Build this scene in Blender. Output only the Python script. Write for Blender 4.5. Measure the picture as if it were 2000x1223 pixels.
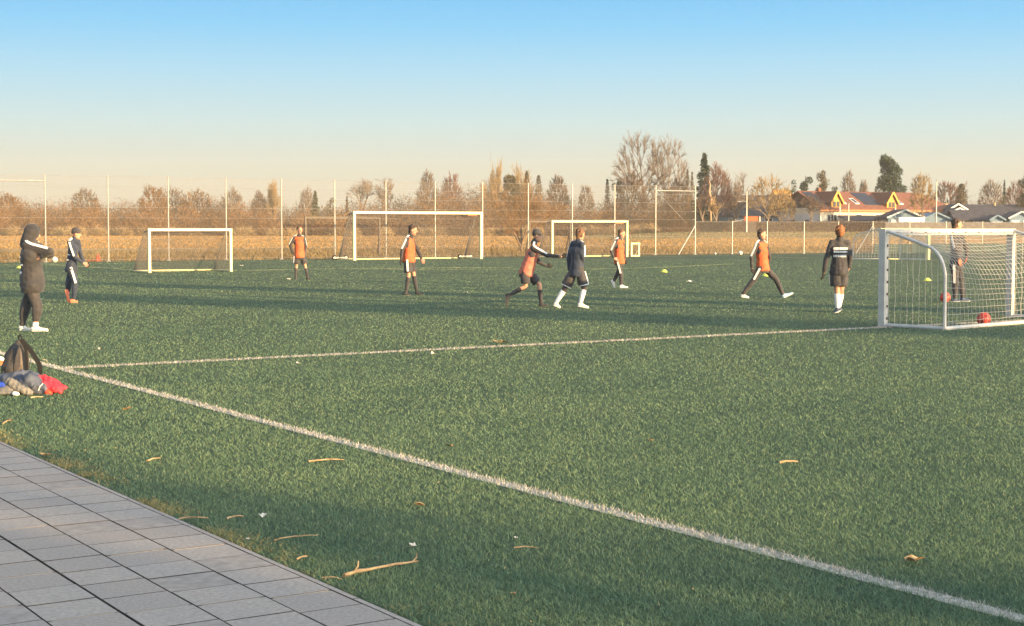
import bpy, math, random
import numpy as np
from mathutils import Vector, noise

# ------------------------------------------------------------------ camera, world, sun, exposure
SC = bpy.context.scene
for o in list(bpy.data.objects):
    bpy.data.objects.remove(o, do_unlink=True)
FPX = 3040.0            # focal length in pixels of the 2000 px wide picture
CAMH = 1.65
PITCH = math.atan(167.5 / FPX)
cam_d = bpy.data.cameras.new("camera")
cam = bpy.data.objects.new("camera", cam_d)
SC.collection.objects.link(cam)
cam.location = (0, 0, CAMH)
cam.rotation_euler = (math.pi / 2 - PITCH, 0, 0)
cam_d.sensor_width = 36.0
cam_d.lens = FPX / 2000 * 36.0
cam_d.clip_start = 0.1
cam_d.clip_end = 4000
SC.camera = cam

SUN_EL = math.radians(8.0)
SUN_AZ = math.atan2(0.816, -0.578)          # compass style: x = sin, y = cos
sun_dir = Vector((math.sin(SUN_AZ) * math.cos(SUN_EL), math.cos(SUN_AZ) * math.cos(SUN_EL), math.sin(SUN_EL)))
w = bpy.data.worlds.new("World")
SC.world = w
w.use_nodes = True
nt = w.node_tree
nt.nodes.clear()
sky = nt.nodes.new("ShaderNodeTexSky")
sky.sky_type = 'NISHITA'
sky.sun_disc = False
sky.sun_elevation = SUN_EL
sky.sun_rotation = SUN_AZ
sky.altitude = 0
sky.air_density = 1.0
sky.dust_density = 1.0
sky.ozone_density = 1.0
SKY_STRENGTH = 0.12
bg = nt.nodes.new("ShaderNodeBackground")
bg.inputs[1].default_value = SKY_STRENGTH
wout = nt.nodes.new("ShaderNodeOutputWorld")
nt.links.new(bg.outputs[0], wout.inputs[0])
# the low band of clear winter air: cream at the horizon, turquoise, then blue
tc = nt.nodes.new("ShaderNodeTexCoord")
sep = nt.nodes.new("ShaderNodeSeparateXYZ")
nt.links.new(tc.outputs["Generated"], sep.inputs[0])
mp = nt.nodes.new("ShaderNodeMapRange")
mp.inputs[1].default_value = 0.0
mp.inputs[2].default_value = 0.30
nt.links.new(sep.outputs[2], mp.inputs[0])
ramp = nt.nodes.new("ShaderNodeValToRGB")
cr = ramp.color_ramp
SKY_STOPS = [(0.0, (0.74, 0.65, 0.47)), (0.12, (0.73, 0.71, 0.56)), (0.22, (0.61, 0.77, 0.76)), (0.33, (0.43, 0.73, 0.90)), (0.42, (0.27, 0.65, 0.95)), (0.50, (0.20, 0.57, 0.95)), (0.62, (0.34, 0.50, 0.68)), (1.0, (0.42, 0.46, 0.52))]
while len(cr.elements) < len(SKY_STOPS):
    cr.elements.new(0.5)
for e, (p, c) in zip(cr.elements, SKY_STOPS):
    e.position = p
    e.color = (*c, 1)
nt.links.new(mp.outputs[0], ramp.inputs[0])
SKY_GAIN = 1.94
gain = nt.nodes.new("ShaderNodeVectorMath")
gain.operation = 'SCALE'
gain.inputs[3].default_value = SKY_GAIN
nt.links.new(ramp.outputs[0], gain.inputs[0])
mp2 = nt.nodes.new("ShaderNodeMapRange")
mp2.inputs[1].default_value = 0.30
mp2.inputs[2].default_value = 1.0
mp2.inputs[4].default_value = 0.5
nt.links.new(sep.outputs[2], mp2.inputs[0])
mixs = nt.nodes.new("ShaderNodeMix")
mixs.data_type = 'RGBA'
nt.links.new(mp2.outputs[0], mixs.inputs[0])
nt.links.new(gain.outputs[0], mixs.inputs[6])
nt.links.new(sky.outputs[0], mixs.inputs[7])
# the sky is brighter on the side where the sun stands
dotn = nt.nodes.new("ShaderNodeVectorMath"); dotn.operation = 'DOT_PRODUCT'
nt.links.new(tc.outputs["Generated"], dotn.inputs[0])
dotn.inputs[1].default_value = (math.sin(SUN_AZ), math.cos(SUN_AZ), 0)
mp3 = nt.nodes.new("ShaderNodeMapRange")
mp3.inputs[1].default_value = -0.15; mp3.inputs[2].default_value = 1.0
mp3.inputs[3].default_value = 1.0; mp3.inputs[4].default_value = 5.6
nt.links.new(dotn.outputs["Value"], mp3.inputs[0])
boost = nt.nodes.new("ShaderNodeVectorMath"); boost.operation = 'SCALE'
nt.links.new(mixs.outputs[2], boost.inputs[0]); nt.links.new(mp3.outputs[0], boost.inputs[3])
warm = nt.nodes.new("ShaderNodeMix"); warm.data_type = 'RGBA'; warm.blend_type = 'MULTIPLY'
mp4 = nt.nodes.new("ShaderNodeMapRange")
mp4.inputs[1].default_value = -0.1; mp4.inputs[2].default_value = 0.8
nt.links.new(dotn.outputs["Value"], mp4.inputs[0]); nt.links.new(mp4.outputs[0], warm.inputs[0])
nt.links.new(boost.outputs[0], warm.inputs[6]); warm.inputs[7].default_value = (1.0, 0.90, 0.76, 1)
nt.links.new(warm.outputs[2], bg.inputs[0])

sl = bpy.data.lights.new("sun", 'SUN')
sl.energy = 3.3
sl.angle = math.radians(0.5)
sl.color = (1.0, 0.66, 0.30)
so = bpy.data.objects.new("sun", sl)
SC.collection.objects.link(so)
so.rotation_euler = sun_dir.to_track_quat('Z', 'Y').to_euler()
SC.view_settings.view_transform = 'Standard'
SC.view_settings.look = 'None'
SC.view_settings.gamma = 1
SC.view_settings.use_curve_mapping = False
SC.view_settings.exposure = 2.1
SC.cycles.max_bounces = 6
SC.cycles.transparent_max_bounces = 24

rng = np.random.default_rng(7)
R = random.Random(5)


# ------------------------------------------------------------------ pixel -> world helpers (for reading the survey of the photo)
def ray(u, v):
    a = (u - 1000) / FPX
    b = (611.5 - v) / FPX
    return Vector((a, math.cos(PITCH) + b * math.sin(PITCH), -math.sin(PITCH) + b * math.cos(PITCH)))


def G(u, v, z=0.0):
    d = ray(u, v)
    return Vector((0, 0, CAMH)) + d * ((z - CAMH) / d.z)


def P(u, v, y):
    d = ray(u, v)
    return Vector((0, 0, CAMH)) + d * (y / d.y)


def sstep(a, b, x):
    t = min(1, max(0, (x - a) / (b - a)))
    return t * t * (3 - 2 * t)


def terrain(x, y):
    if y < 96:
        return 0.0
    u = x / y * FPX + 1000
    return sstep(96, 215, y) * (0.42 + 0.62 * sstep(1050, 1420, u))


# ------------------------------------------------------------------ object helpers
def link(o):
    SC.collection.objects.link(o)
    return o


def tag(o, label=None, cat=None, group=None, kind=None):
    if label: o["label"] = label
    if cat: o["category"] = cat
    if group: o["group"] = group
    if kind: o["kind"] = kind
    return o


def thing(name, loc, label, cat, group=None):
    o = bpy.data.objects.new(name, None)
    o.empty_display_size = 0.2
    o.location = loc
    link(o)
    return tag(o, label, cat, group)


def npmesh(name, V, quads=None, tris=None, mats=(), tone=None, smooth=False, mi=None):
    V = np.asarray(V, dtype=np.float32).reshape(-1, 3)
    me = bpy.data.meshes.new(name)
    nq = 0 if quads is None else len(quads)
    ntr = 0 if tris is None else len(tris)
    loops = []
    if nq: loops.append(np.asarray(quads, dtype=np.int32).ravel())
    if ntr: loops.append(np.asarray(tris, dtype=np.int32).ravel())
    lv = np.concatenate(loops)
    starts = np.concatenate([np.arange(nq) * 4, nq * 4 + np.arange(ntr) * 3]).astype(np.int32)
    me.vertices.add(len(V))
    me.vertices.foreach_set("co", V.ravel())
    me.loops.add(len(lv))
    me.loops.foreach_set("vertex_index", lv)
    me.polygons.add(nq + ntr)
    me.polygons.foreach_set("loop_start", starts)
    if mi is not None:
        me.polygons.foreach_set("material_index", np.asarray(mi, dtype=np.int32))
    me.polygons.foreach_set("use_smooth", np.full(nq + ntr, bool(smooth)))
    me.update(calc_edges=True)
    if tone is not None:
        a = me.attributes.new("tone", 'FLOAT', 'POINT')
        a.data.foreach_set("value", np.asarray(tone, dtype=np.float32))
    for m in mats:
        me.materials.append(m)
    return me


def mobj(name, me, parent=None, loc=None):
    o = bpy.data.objects.new(name, me)
    link(o)
    if parent is not None:
        o.parent = parent
    if loc is not None:
        o.location = loc
    return o


class MB:
    """collects primitives into one mesh"""

    def __init__(self):
        self.v = []; self.q = []; self.t = []; self.n = 0; self.mq = []; self.mt = []

    def add(self, V, q=None, t=None, m=0):
        V = np.asarray(V, dtype=float).reshape(-1, 3)
        self.v.append(V)
        if q is not None and len(q):
            q = np.asarray(q); self.q.append(q + self.n); self.mq += [m] * len(q)
        if t is not None and len(t):
            t = np.asarray(t); self.t.append(t + self.n); self.mt += [m] * len(t)
        self.n += len(V)

    def box(self, c, s, ax=None, m=0):
        """c centre, s full size, ax = (X,Y,Z) axes"""
        X, Y, Z = ax if ax else (Vector((1, 0, 0)), Vector((0, 1, 0)), Vector((0, 0, 1)))
        c = Vector(c); V = []
        for k in (-.5, .5):
            for j in (-.5, .5):
                for i in (-.5, .5):
                    V.append(c + X * (i * s[0]) + Y * (j * s[1]) + Z * (k * s[2]))
        q = [(0, 2, 3, 1), (4, 5, 7, 6), (0, 1, 5, 4), (2, 6, 7, 3), (0, 4, 6, 2), (1, 3, 7, 5)]
        self.add([tuple(p) for p in V], q, m=m)

    def tube(self, pts, r, k=8, m=0, cap=True, flat=None):
        pts = [Vector(p) for p in pts]
        rs = r if isinstance(r, (list, tuple)) else [r] * len(pts)
        V = []; q = []; t = []
        up0 = Vector((0, 0, 1))
        prev = None
        for i, p in enumerate(pts):
            d = (pts[min(i + 1, len(pts) - 1)] - pts[max(i - 1, 0)]).normalized()
            if prev is None:
                a = d.cross(up0)
                if a.length < .05: a = d.cross(Vector((1, 0, 0)))
            else:
                a = prev - d * prev.dot(d)
            a.normalize(); prev = a
            b = a.cross(d)
            for j in range(k):
                an = 2 * math.pi * j / k
                V.append(tuple(p + (a * math.cos(an) + b * math.sin(an)) * rs[i]))
        for i in range(len(pts) - 1):
            for j in range(k):
                q.append((i * k + j, i * k + (j + 1) % k, (i + 1) * k + (j + 1) % k, (i + 1) * k + j))
        if cap:
            n = len(V)
            V.append(tuple(pts[0])); V.append(tuple(pts[-1]))
            L = (len(pts) - 1) * k
            for j in range(k):
                t.append((n, (j + 1) % k, j)); t.append((n + 1, L + j, L + (j + 1) % k))
        self.add(V, q, t, m=m)

    def poly(self, pts, m=0):
        n = len(pts)
        if n == 4: self.add([tuple(p) for p in pts], q=[(0, 1, 2, 3)], m=m)
        else: self.add([tuple(p) for p in pts], t=[(0, i, i + 1) for i in range(1, n - 1)], m=m)

    def ell(self, c, ax, r, nu=14, nv=9, m=0):
        c = Vector(c); V = []; q = []; t = []
        V.append(tuple(c - ax[2] * r[2]))
        for i in range(1, nv):
            th = math.pi * i / nv - math.pi / 2
            for j in range(nu):
                ph = 2 * math.pi * j / nu
                V.append(tuple(c + ax[0] * (r[0] * math.cos(th) * math.cos(ph)) + ax[1] * (r[1] * math.cos(th) * math.sin(ph)) + ax[2] * (r[2] * math.sin(th))))
        V.append(tuple(c + ax[2] * r[2]))
        for j in range(nu): t.append((0, 1 + (j + 1) % nu, 1 + j))
        for i in range(nv - 2):
            for j in range(nu):
                a = 1 + i * nu + j; b = 1 + i * nu + (j + 1) % nu
                q.append((a, b, b + nu, a + nu))
        L = 1 + (nv - 2) * nu; n = len(V) - 1
        for j in range(nu): t.append((n, L + j, L + (j + 1) % nu))
        self.add(V, q, t, m=m)

    def cone(self, a, b, ra, rb, flat=None, fa=1.0, k=14, m=0):
        """tapered capsule from a to b, optionally flattened along the axis 'flat'"""
        a = Vector(a); b = Vector(b)
        d = (b - a)
        L = d.length
        if L < 1e-5: d = Vector((0, 0, 1))
        d = d.normalized()
        e = d.cross(Vector((0.31, 0.9, 0.27)))
        if e.length < .1: e = d.cross(Vector((1, 0, 0)))
        e.normalize(); g = e.cross(d)
        rows = []
        for th in (-90, -60, -30, 0): rows.append((a + d * (ra * math.sin(math.radians(th))), ra * math.cos(math.radians(th)), a))
        for th in (0, 30, 60, 90): rows.append((b + d * (rb * math.sin(math.radians(th))), rb * math.cos(math.radians(th)), b))
        V = []
        for c, rr, ce in rows:
            rr = max(rr, 1e-4)
            for j in range(k):
                an = 2 * math.pi * j / k
                p = c + (e * math.cos(an) + g * math.sin(an)) * rr
                if flat is not None:
                    ax = a + d * max(0, min(L, (p - a).dot(d)))
                    o = p - ax
                    p = ax + o - flat * (o.dot(flat) * (1 - fa))
                V.append(tuple(p))
        q = []
        for i in range(len(rows) - 1):
            for j in range(k):
                q.append((i * k + j, i * k + (j + 1) % k, (i + 1) * k + (j + 1) % k, (i + 1) * k + j))
        n = len(V)
        V.append(tuple(rows[0][0])); V.append(tuple(rows[-1][0]))
        t = []
        Lk = (len(rows) - 1) * k
        for j in range(k):
            t.append((n, (j + 1) % k, j)); t.append((n + 1, Lk + j, Lk + (j + 1) % k))
        self.add(V, q, t, m=m)

    def mesh(self, name, mats, smooth=False, tone=None):
        V = np.concatenate(self.v)
        q = np.concatenate(self.q) if self.q else None
        t = np.concatenate(self.t) if self.t else None
        mi = self.mq + self.mt
        return npmesh(name, V, q, t, mats if isinstance(mats, (list, tuple)) else [mats], tone, smooth, mi)

    def build(self, name, mats, parent=None, smooth=False):
        me = self.mesh(name, mats, smooth)
        off = Vector((0, 0, 0))
        if parent is not None:
            off = parent_world(parent)
            sh = np.array([[-off.x, -off.y, -off.z]])
            co = np.empty(len(me.vertices) * 3, dtype=np.float32)
            me.vertices.foreach_get("co", co)
            me.vertices.foreach_set("co", (co.reshape(-1, 3) + sh).astype(np.float32).ravel())
        return mobj(name, me, parent)


def parent_world(o):
    v = Vector(o.location)
    while o.parent is not None:
        o = o.parent
        v += Vector(o.location)
    return v


def seg_tubes(A, B, ra, rb, k=3):
    """vectorised prisms, arrays of shape (N,3)"""
    A = np.asarray(A, float); B = np.asarray(B, float)
    ra = np.broadcast_to(ra, len(A)); rb = np.broadcast_to(rb, len(A))
    d = B - A
    d /= (np.linalg.norm(d, axis=1, keepdims=True) + 1e-9)
    h = np.where(np.abs(d[:, 2:3]) > .9, np.array([[1., 0, 0]]), np.array([[0, 0, 1.]]))
    a = np.cross(d, h); a /= np.linalg.norm(a, axis=1, keepdims=True)
    b = np.cross(a, d)
    V = []
    for j in range(k):
        an = 2 * math.pi * j / k
        o = a * math.cos(an) + b * math.sin(an)
        V.append(A + o * ra[:, None]); V.append(B + o * rb[:, None])
    V = np.stack(V, 1).reshape(-1, 3)
    base = (np.arange(len(A)) * 2 * k)[:, None]
    Q = []
    for j in range(k):
        jn = (j + 1) % k
        Q.append(base + np.array([[2 * j, 2 * jn, 2 * jn + 1, 2 * j + 1]]))
    Q = np.concatenate(Q)
    return V, Q


# ------------------------------------------------------------------ materials
def mat(name, c1, c2=None, rough=0.7, scale=8.0, detail=3.0, tone=False, bump=0.0, bscale=None, metal=0.0, spec=0.3, lo=.35, hi=.65, sheen=0.0, trans=0.0, coord="Object"):
    m = bpy.data.materials.new(name)
    m.use_nodes = True
    n = m.node_tree
    b = n.nodes["Principled BSDF"]
    b.inputs["Roughness"].default_value = rough
    b.inputs["Metallic"].default_value = metal
    b.inputs["Specular IOR Level"].default_value = spec
    b.inputs["Base Color"].default_value = (*c1, 1)
    if sheen: b.inputs["Sheen Weight"].default_value = sheen
    t = n.nodes.new("ShaderNodeTexCoord")
    if c2 is not None:
        mx = n.nodes.new("ShaderNodeMix"); mx.data_type = 'RGBA'
        mx.inputs[6].default_value = (*c1, 1); mx.inputs[7].default_value = (*c2, 1)
        if tone:
            at = n.nodes.new("ShaderNodeAttribute"); at.attribute_name = "tone"
            n.links.new(at.outputs["Fac"], mx.inputs[0])
        else:
            ns = n.nodes.new("ShaderNodeTexNoise")
            ns.inputs["Scale"].default_value = scale; ns.inputs["Detail"].default_value = detail
            n.links.new(t.outputs[coord], ns.inputs["Vector"])
            mr = n.nodes.new("ShaderNodeMapRange")
            mr.inputs[1].default_value = lo; mr.inputs[2].default_value = hi
            n.links.new(ns.outputs["Fac"], mr.inputs[0])
            n.links.new(mr.outputs[0], mx.inputs[0])
        n.links.new(mx.outputs[2], b.inputs["Base Color"])
    if bump:
        nb = n.nodes.new("ShaderNodeTexNoise")
        nb.inputs["Scale"].default_value = bscale or scale * 3
        nb.inputs["Detail"].default_value = 4
        n.links.new(t.outputs[coord], nb.inputs["Vector"])
        bp = n.nodes.new("ShaderNodeBump")
        bp.inputs["Strength"].default_value = 1.0
        bp.inputs["Distance"].default_value = bump
        n.links.new(nb.outputs["Fac"], bp.inputs["Height"])
        n.links.new(bp.outputs[0], b.inputs["Normal"])
    if trans:
        tr = n.nodes.new("ShaderNodeBsdfTranslucent")
        ms = n.nodes.new("ShaderNodeMixShader"); ms.inputs[0].default_value = trans
        src = b.inputs["Base Color"].links[0].from_socket if b.inputs["Base Color"].links else None
        if src: n.links.new(src, tr.inputs[0])
        else: tr.inputs[0].default_value = (*c1, 1)
        out = n.nodes["Material Output"]
        n.links.new(b.outputs[0], ms.inputs[1]); n.links.new(tr.outputs[0], ms.inputs[2])
        n.links.new(ms.outputs[0], out.inputs[0])
    return m


def mesh_mat(name, col, cell, wire):
    """woven wire: opaque lines, holes between them"""
    m = bpy.data.materials.new(name)
    m.use_nodes = True
    n = m.node_tree
    b = n.nodes["Principled BSDF"]
    b.inputs["Base Color"].default_value = (*col, 1)
    b.inputs["Roughness"].default_value = .5
    uv = n.nodes.new("ShaderNodeUVMap")
    sp = n.nodes.new("ShaderNodeSeparateXYZ")
    n.links.new(uv.outputs[0], sp.inputs[0])
    outs = []
    for i in (0, 1):
        dv = n.nodes.new("ShaderNodeMath"); dv.operation = 'DIVIDE'; dv.inputs[1].default_value = cell
        fr = n.nodes.new("ShaderNodeMath"); fr.operation = 'FRACT'
        lt = n.nodes.new("ShaderNodeMath"); lt.operation = 'LESS_THAN'; lt.inputs[1].default_value = wire / cell
        n.links.new(sp.outputs[i], dv.inputs[0]); n.links.new(dv.outputs[0], fr.inputs[0]); n.links.new(fr.outputs[0], lt.inputs[0])
        outs.append(lt)
    mx = n.nodes.new("ShaderNodeMath"); mx.operation = 'MAXIMUM'
    n.links.new(outs[0].outputs[0], mx.inputs[0]); n.links.new(outs[1].outputs[0], mx.inputs[1])
    n.links.new(mx.outputs[0], b.inputs["Alpha"])
    return m


def mesh_sheet(name, A, B, z0, z1, m, parent):
    """vertical sheet of wire mesh from A to B with metric uv"""
    A = Vector(A); B = Vector(B)
    off = parent_world(parent)
    L = (B - A).length
    me = bpy.data.meshes.new(name)
    vs = [Vector((A.x, A.y, z0)), Vector((B.x, B.y, z0)), Vector((B.x, B.y, z1)), Vector((A.x, A.y, z1))]
    me.from_pydata([tuple(v - off) for v in vs], [], [(0, 1, 2, 3)])
    uv = me.uv_layers.new(name="UVMap")
    for i, c in enumerate([(0, 0), (L, 0), (L, z1 - z0), (0, z1 - z0)]): uv.data[i].uv = c
    me.materials.append(m)
    return mobj(name, me, parent)


M = {}
M['turf'] = mat("turf base", (.042, .070, .042), (.066, .098, .054), rough=.9, scale=.55, detail=6, bump=.03, bscale=45)
M['blade'] = mat("turf fibre", (.074, .150, .096), (.245, .330, .170), rough=.55, tone=True, trans=.2)
M['dry'] = mat("dry grass", (.20, .17, .07), (.44, .36, .17), rough=.8, tone=True, trans=.2)
M['white_fibre'] = mat("white turf fibre", (.22, .215, .20), (.64, .60, .55), rough=.6, tone=True, trans=.15)
M['meadow'] = mat("meadow", (.27, .165, .06), (.34, .22, .08), rough=.95, scale=.12, detail=6, bump=.35, bscale=2.2)
M['straw'] = mat("meadow straw", (.33, .19, .062), (.44, .27, .095), rough=.8, tone=True, trans=.25)
M['rough_straw'] = mat("rough straw", (.15, .105, .045), (.30, .21, .09), rough=.8, tone=True, trans=.2)
M['green_straw'] = mat("short winter grass", (.12, .125, .06), (.19, .18, .085), rough=.8, tone=True, trans=.2)
M['slab'] = mat("concrete slab", (.265, .235, .215), (.375, .34, .315), rough=.9, scale=60, detail=8, bump=.0035, bscale=190, lo=.3, hi=.7)
M['slab_b'] = mat("concrete slab pale", (.29, .26, .24), (.40, .365, .335), rough=.9, scale=45, detail=8, bump=.0035, bscale=190, lo=.3, hi=.7)
M['slab_c'] = mat("concrete slab stained", (.258, .230, .212), (.362, .33, .306), rough=.9, scale=18, detail=8, bump=.0035, bscale=190, lo=.3, hi=.7)
M['joint'] = mat("joint sand", (.05, .045, .042), (.10, .085, .07), rough=1, scale=9)
M['sand'] = mat("pale joint sand", (.40, .33, .26), rough=1)
M['white'] = mat("sun tinted white lacquered aluminium", (.70, .63, .33), (.62, .55, .29), rough=.35, scale=3, spec=.5)  # the low sun's yellow is mixed into the white paint
M['worn_white'] = mat("worn aluminium", (.52, .505, .48), (.42, .41, .40), rough=.4, scale=6, spec=.5)
M['grey_metal'] = mat("galvanised steel", (.36, .35, .33), (.28, .27, .26), rough=.45, scale=5, spec=.5, metal=.3)
M['cord'] = mat("net cord", (.42, .40, .37), rough=.7)
M['dark_cord'] = mat("dark net cord", (.16, .14, .13), rough=.7)
M['dark_metal'] = mat("dark and shaded metal", (.07, .05, .04), rough=.5)  # also carries the shade on the parked goals
M['rubber'] = mat("rubber", (.02, .02, .02), rough=.8)
M['orange_sleeve'] = mat("orange sleeve", (.50, .11, .03), rough=.5)


def netmat(name, col, cell, wire): return mesh_mat(name, col, cell, wire)


M['fence_wire'] = mesh_mat("fence wire mesh", (.10, .08, .06), .05, .003)
M['fence_wire2'] = mesh_mat("low fence wire mesh", (.12, .10, .085), .05, .004)
M['fine_net'] = mesh_mat("fine goal net", (.45, .42, .36), .04, .006)


# ------------------------------------------------------------------ blades
def blades(x, y, z, h, wd, tone, lean=.5):
    n = len(x)
    th = rng.uniform(0, 2 * math.pi, n)
    ph = rng.uniform(0, 2 * math.pi, n)
    wx = np.cos(th) * wd / 2; wy = np.sin(th) * wd / 2
    lx = np.cos(ph) * h * rng.uniform(.1, lean * 2, n); ly = np.sin(ph) * h * rng.uniform(.1, lean * 2, n)
    b0 = np.stack([x - wx, y - wy, z], 1); b1 = np.stack([x + wx, y + wy, z], 1)
    m0 = np.stack([x - wx * .8 + lx * .35, y - wy * .8 + ly * .35, z + h * .6], 1)
    m1 = np.stack([x + wx * .8 + lx * .35, y + wy * .8 + ly * .35, z + h * .6], 1)
    tp = np.stack([x + lx, y + ly, z + h], 1)
    V = np.stack([b0, b1, m1, m0, tp], 1).reshape(-1, 3)
    base = (np.arange(n) * 5)[:, None]
    return V, base + np.array([[0, 1, 2, 3]]), base + np.array([[3, 2, 4]]), np.repeat(tone, 5)


def sample_ground(n, y0, y1, pw, margin=.8, half=.345):
    """more roots near the viewer, fewer and coarser far away"""
    q = 1 - pw
    t = rng.uniform(0, 1, n)
    y = (y0 ** q + t * (y1 ** q - y0 ** q)) ** (1 / q)
    x = rng.uniform(-1, 1, n) * (y * half + margin)
    return x, y


def fbm(x, y, s, seed=0):
    """cheap smooth noise 0..1"""
    r = np.random.default_rng(seed)
    out = np.zeros_like(x); tot = 0
    for o in range(4):
        for k in range(3):
            a = r.uniform(0, 2 * math.pi); f = s * 2 ** o * r.uniform(.7, 1.3); p = r.uniform(0, 6.28)
            out += np.sin((x * math.cos(a) + y * math.sin(a)) * f + p + 1.5 * np.sin((x * math.sin(a) - y * math.cos(a)) * f * .6 + p * 2)) / 2 ** (o * .6)
            tot += 1 / 2 ** (o * .6)
    return np.clip(.5 + out / tot * 1.2, 0, 1)


# ------------------------------------------------------------------ ground, meadow, turf
PD = Vector((math.cos(math.radians(-57.3)), math.sin(math.radians(-57.3)), 0))    # touchline and path direction
PN = Vector((-PD.y, PD.x, 0))                                                    # towards the field, also the goal line direction
E0 = G(0, 866)
FD = Vector((.845, .534, 0))                                                     # direction of goal lines and fence
F0 = Vector((-19.37, 74.8, 0))                                                   # fence post at pixel column 213
gx = np.concatenate([np.linspace(-420, -60, 25), np.linspace(-55, 110, 67), np.linspace(120, 460, 24)])
gy = np.concatenate([np.linspace(-60, 60, 7), np.linspace(66, 300, 79), np.linspace(320, 600, 8)])
V = [(x, y, terrain(x, y)) for y in gy for x in gx]
nx = len(gx)
Q = [(j * nx + i, j * nx + i + 1, (j + 1) * nx + i + 1, (j + 1) * nx + i) for j in range(len(gy) - 1) for i in range(nx - 1)]
tag(mobj("ground", npmesh("ground", V, Q, mats=[M['meadow']], smooth=True)), kind="structure")

off_edge = F0 - FD * 160 - Vector((0, 0, 0))
nrm = Vector((FD.y, -FD.x, 0))                   # from fence towards the viewer
TE = [F0 + nrm * .35 - FD * 90, F0 + nrm * .35 + FD * 130]
near_a = E0 - PD * 45
near_b = E0 + PD * 26
turf = MB()
turf.poly([Vector((p.x, p.y, .010)) for p in (near_a, near_b, near_b + PN * 160, TE[1], TE[0])])
tag(turf.build("turf", M['turf']), kind="structure")

# painted lines of the pitch: (name, points, width)
TL0 = G(85, 714); TL1 = G(1990, 1213); td = (TL1 - TL0).normalized()
PL0 = G(126, 721.5); PL1 = G(1715, 642); pdv = (PL1 - PL0).normalized()
G3L = Vector((-7.8, 77.0, 0))
LINES = [("touchline", [TL0 - td * 60, TL0 - td * 6, TL1 + td * 5], .115),
         ("penalty_line", [PL0, PL1 + pdv * 26], .115),
         ("field_line", [G(-60, 506.5), G(312, 532)], .10),
         ("field_line", [G(312, 532), G(640, 526.5), G(1000, 523)], .07),
         ("field_line", [G(700, 527.2), G(850, 527.3), G(1000, 527.2), G(1150, 526.6), G(1240, 525), G(1330, 521.5), G(1400, 518), G(1432, 516.4)], .08),
         ("field_line", [G3L - FD * 22, G3L + FD * 60], .07),
         ("field_line", [G(1440, 502.5), G(2060, 513)], .08)]


def line_dist(x, y, pts):
    d = np.full_like(x, 1e9)
    for a, b in zip(pts[:-1], pts[1:]):
        ab = b - a; L2 = ab.x ** 2 + ab.y ** 2
        t = np.clip(((x - a.x) * ab.x + (y - a.y) * ab.y) / L2, 0, 1)
        d = np.minimum(d, np.hypot(x - a.x - t * ab.x, y - a.y - t * ab.y))
    return d


NB = 680000
x, y = sample_ground(NB, 5.6, 80, 1.75, half=.36)
side = (x - E0.x) * PN.x + (y - E0.y) * PN.y
beyond = (x - TE[0].x) * nrm.x + (y - TE[0].y) * nrm.y
keep = (side > .01) & (beyond > 0)
for nme, pts, wd in LINES[:2]:
    keep &= line_dist(x, y, pts) > wd / 2 - .03 * rng.uniform(0, 1, NB) ** 2 - .2 * (rng.uniform(0, 1, NB) > .86)
x = x[keep]; y = y[keep]; side = side[keep]; n = len(x)
sc = np.clip(y / 11, .75, 6)
patch = fbm(x, y, .9, 3) * .6 + fbm(x, y, 4.0, 9) * .4
tone = np.clip(rng.normal(.30, .24, n) + (patch - .5) * .50 + (rng.uniform(0, 1, n) > .92) * .5, 0, 1)
V_, q_, t_, tn_ = blades(x, y, np.full(n, .008), rng.uniform(.013, .028, n), rng.uniform(.0026, .0042, n) * sc, tone, lean=.95)
tag(mobj("turf_fibres", npmesh("turf_fibres", V_, q_, t_, [M['blade']], tn_)), kind="stuff",
    label="short green artificial turf fibres covering the pitch", cat="turf")

# straw-coloured fringe along the kerb
n = 26000
a = rng.uniform(-14, 9, n); b = np.abs(rng.normal(0, .09, n)) + .005
a = np.where(rng.uniform(0, 1, n) < .55, a, rng.uniform(-1, 8, n))
fx = E0.x + PD.x * a + PN.x * b; fy = E0.y + PD.y * a + PN.y * b
k = fbm(fx, fy, 3.5, 21) > rng.uniform(.25, .95, n)
fx = fx[k]; fy = fy[k]; n = len(fx)
V_, q_, t_, tn_ = blades(fx, fy, np.full(n, .008), rng.uniform(.008, .03, n), rng.uniform(.0025, .005, n), rng.uniform(0, 1, n), lean=1.6)
tag(mobj("dry_grass", npmesh("dry_grass", V_, q_, t_, [M['dry']], tn_)), kind="stuff",
    label="dry yellow grass bits gathered along the edge of the grey paving", cat="grass")

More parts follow.
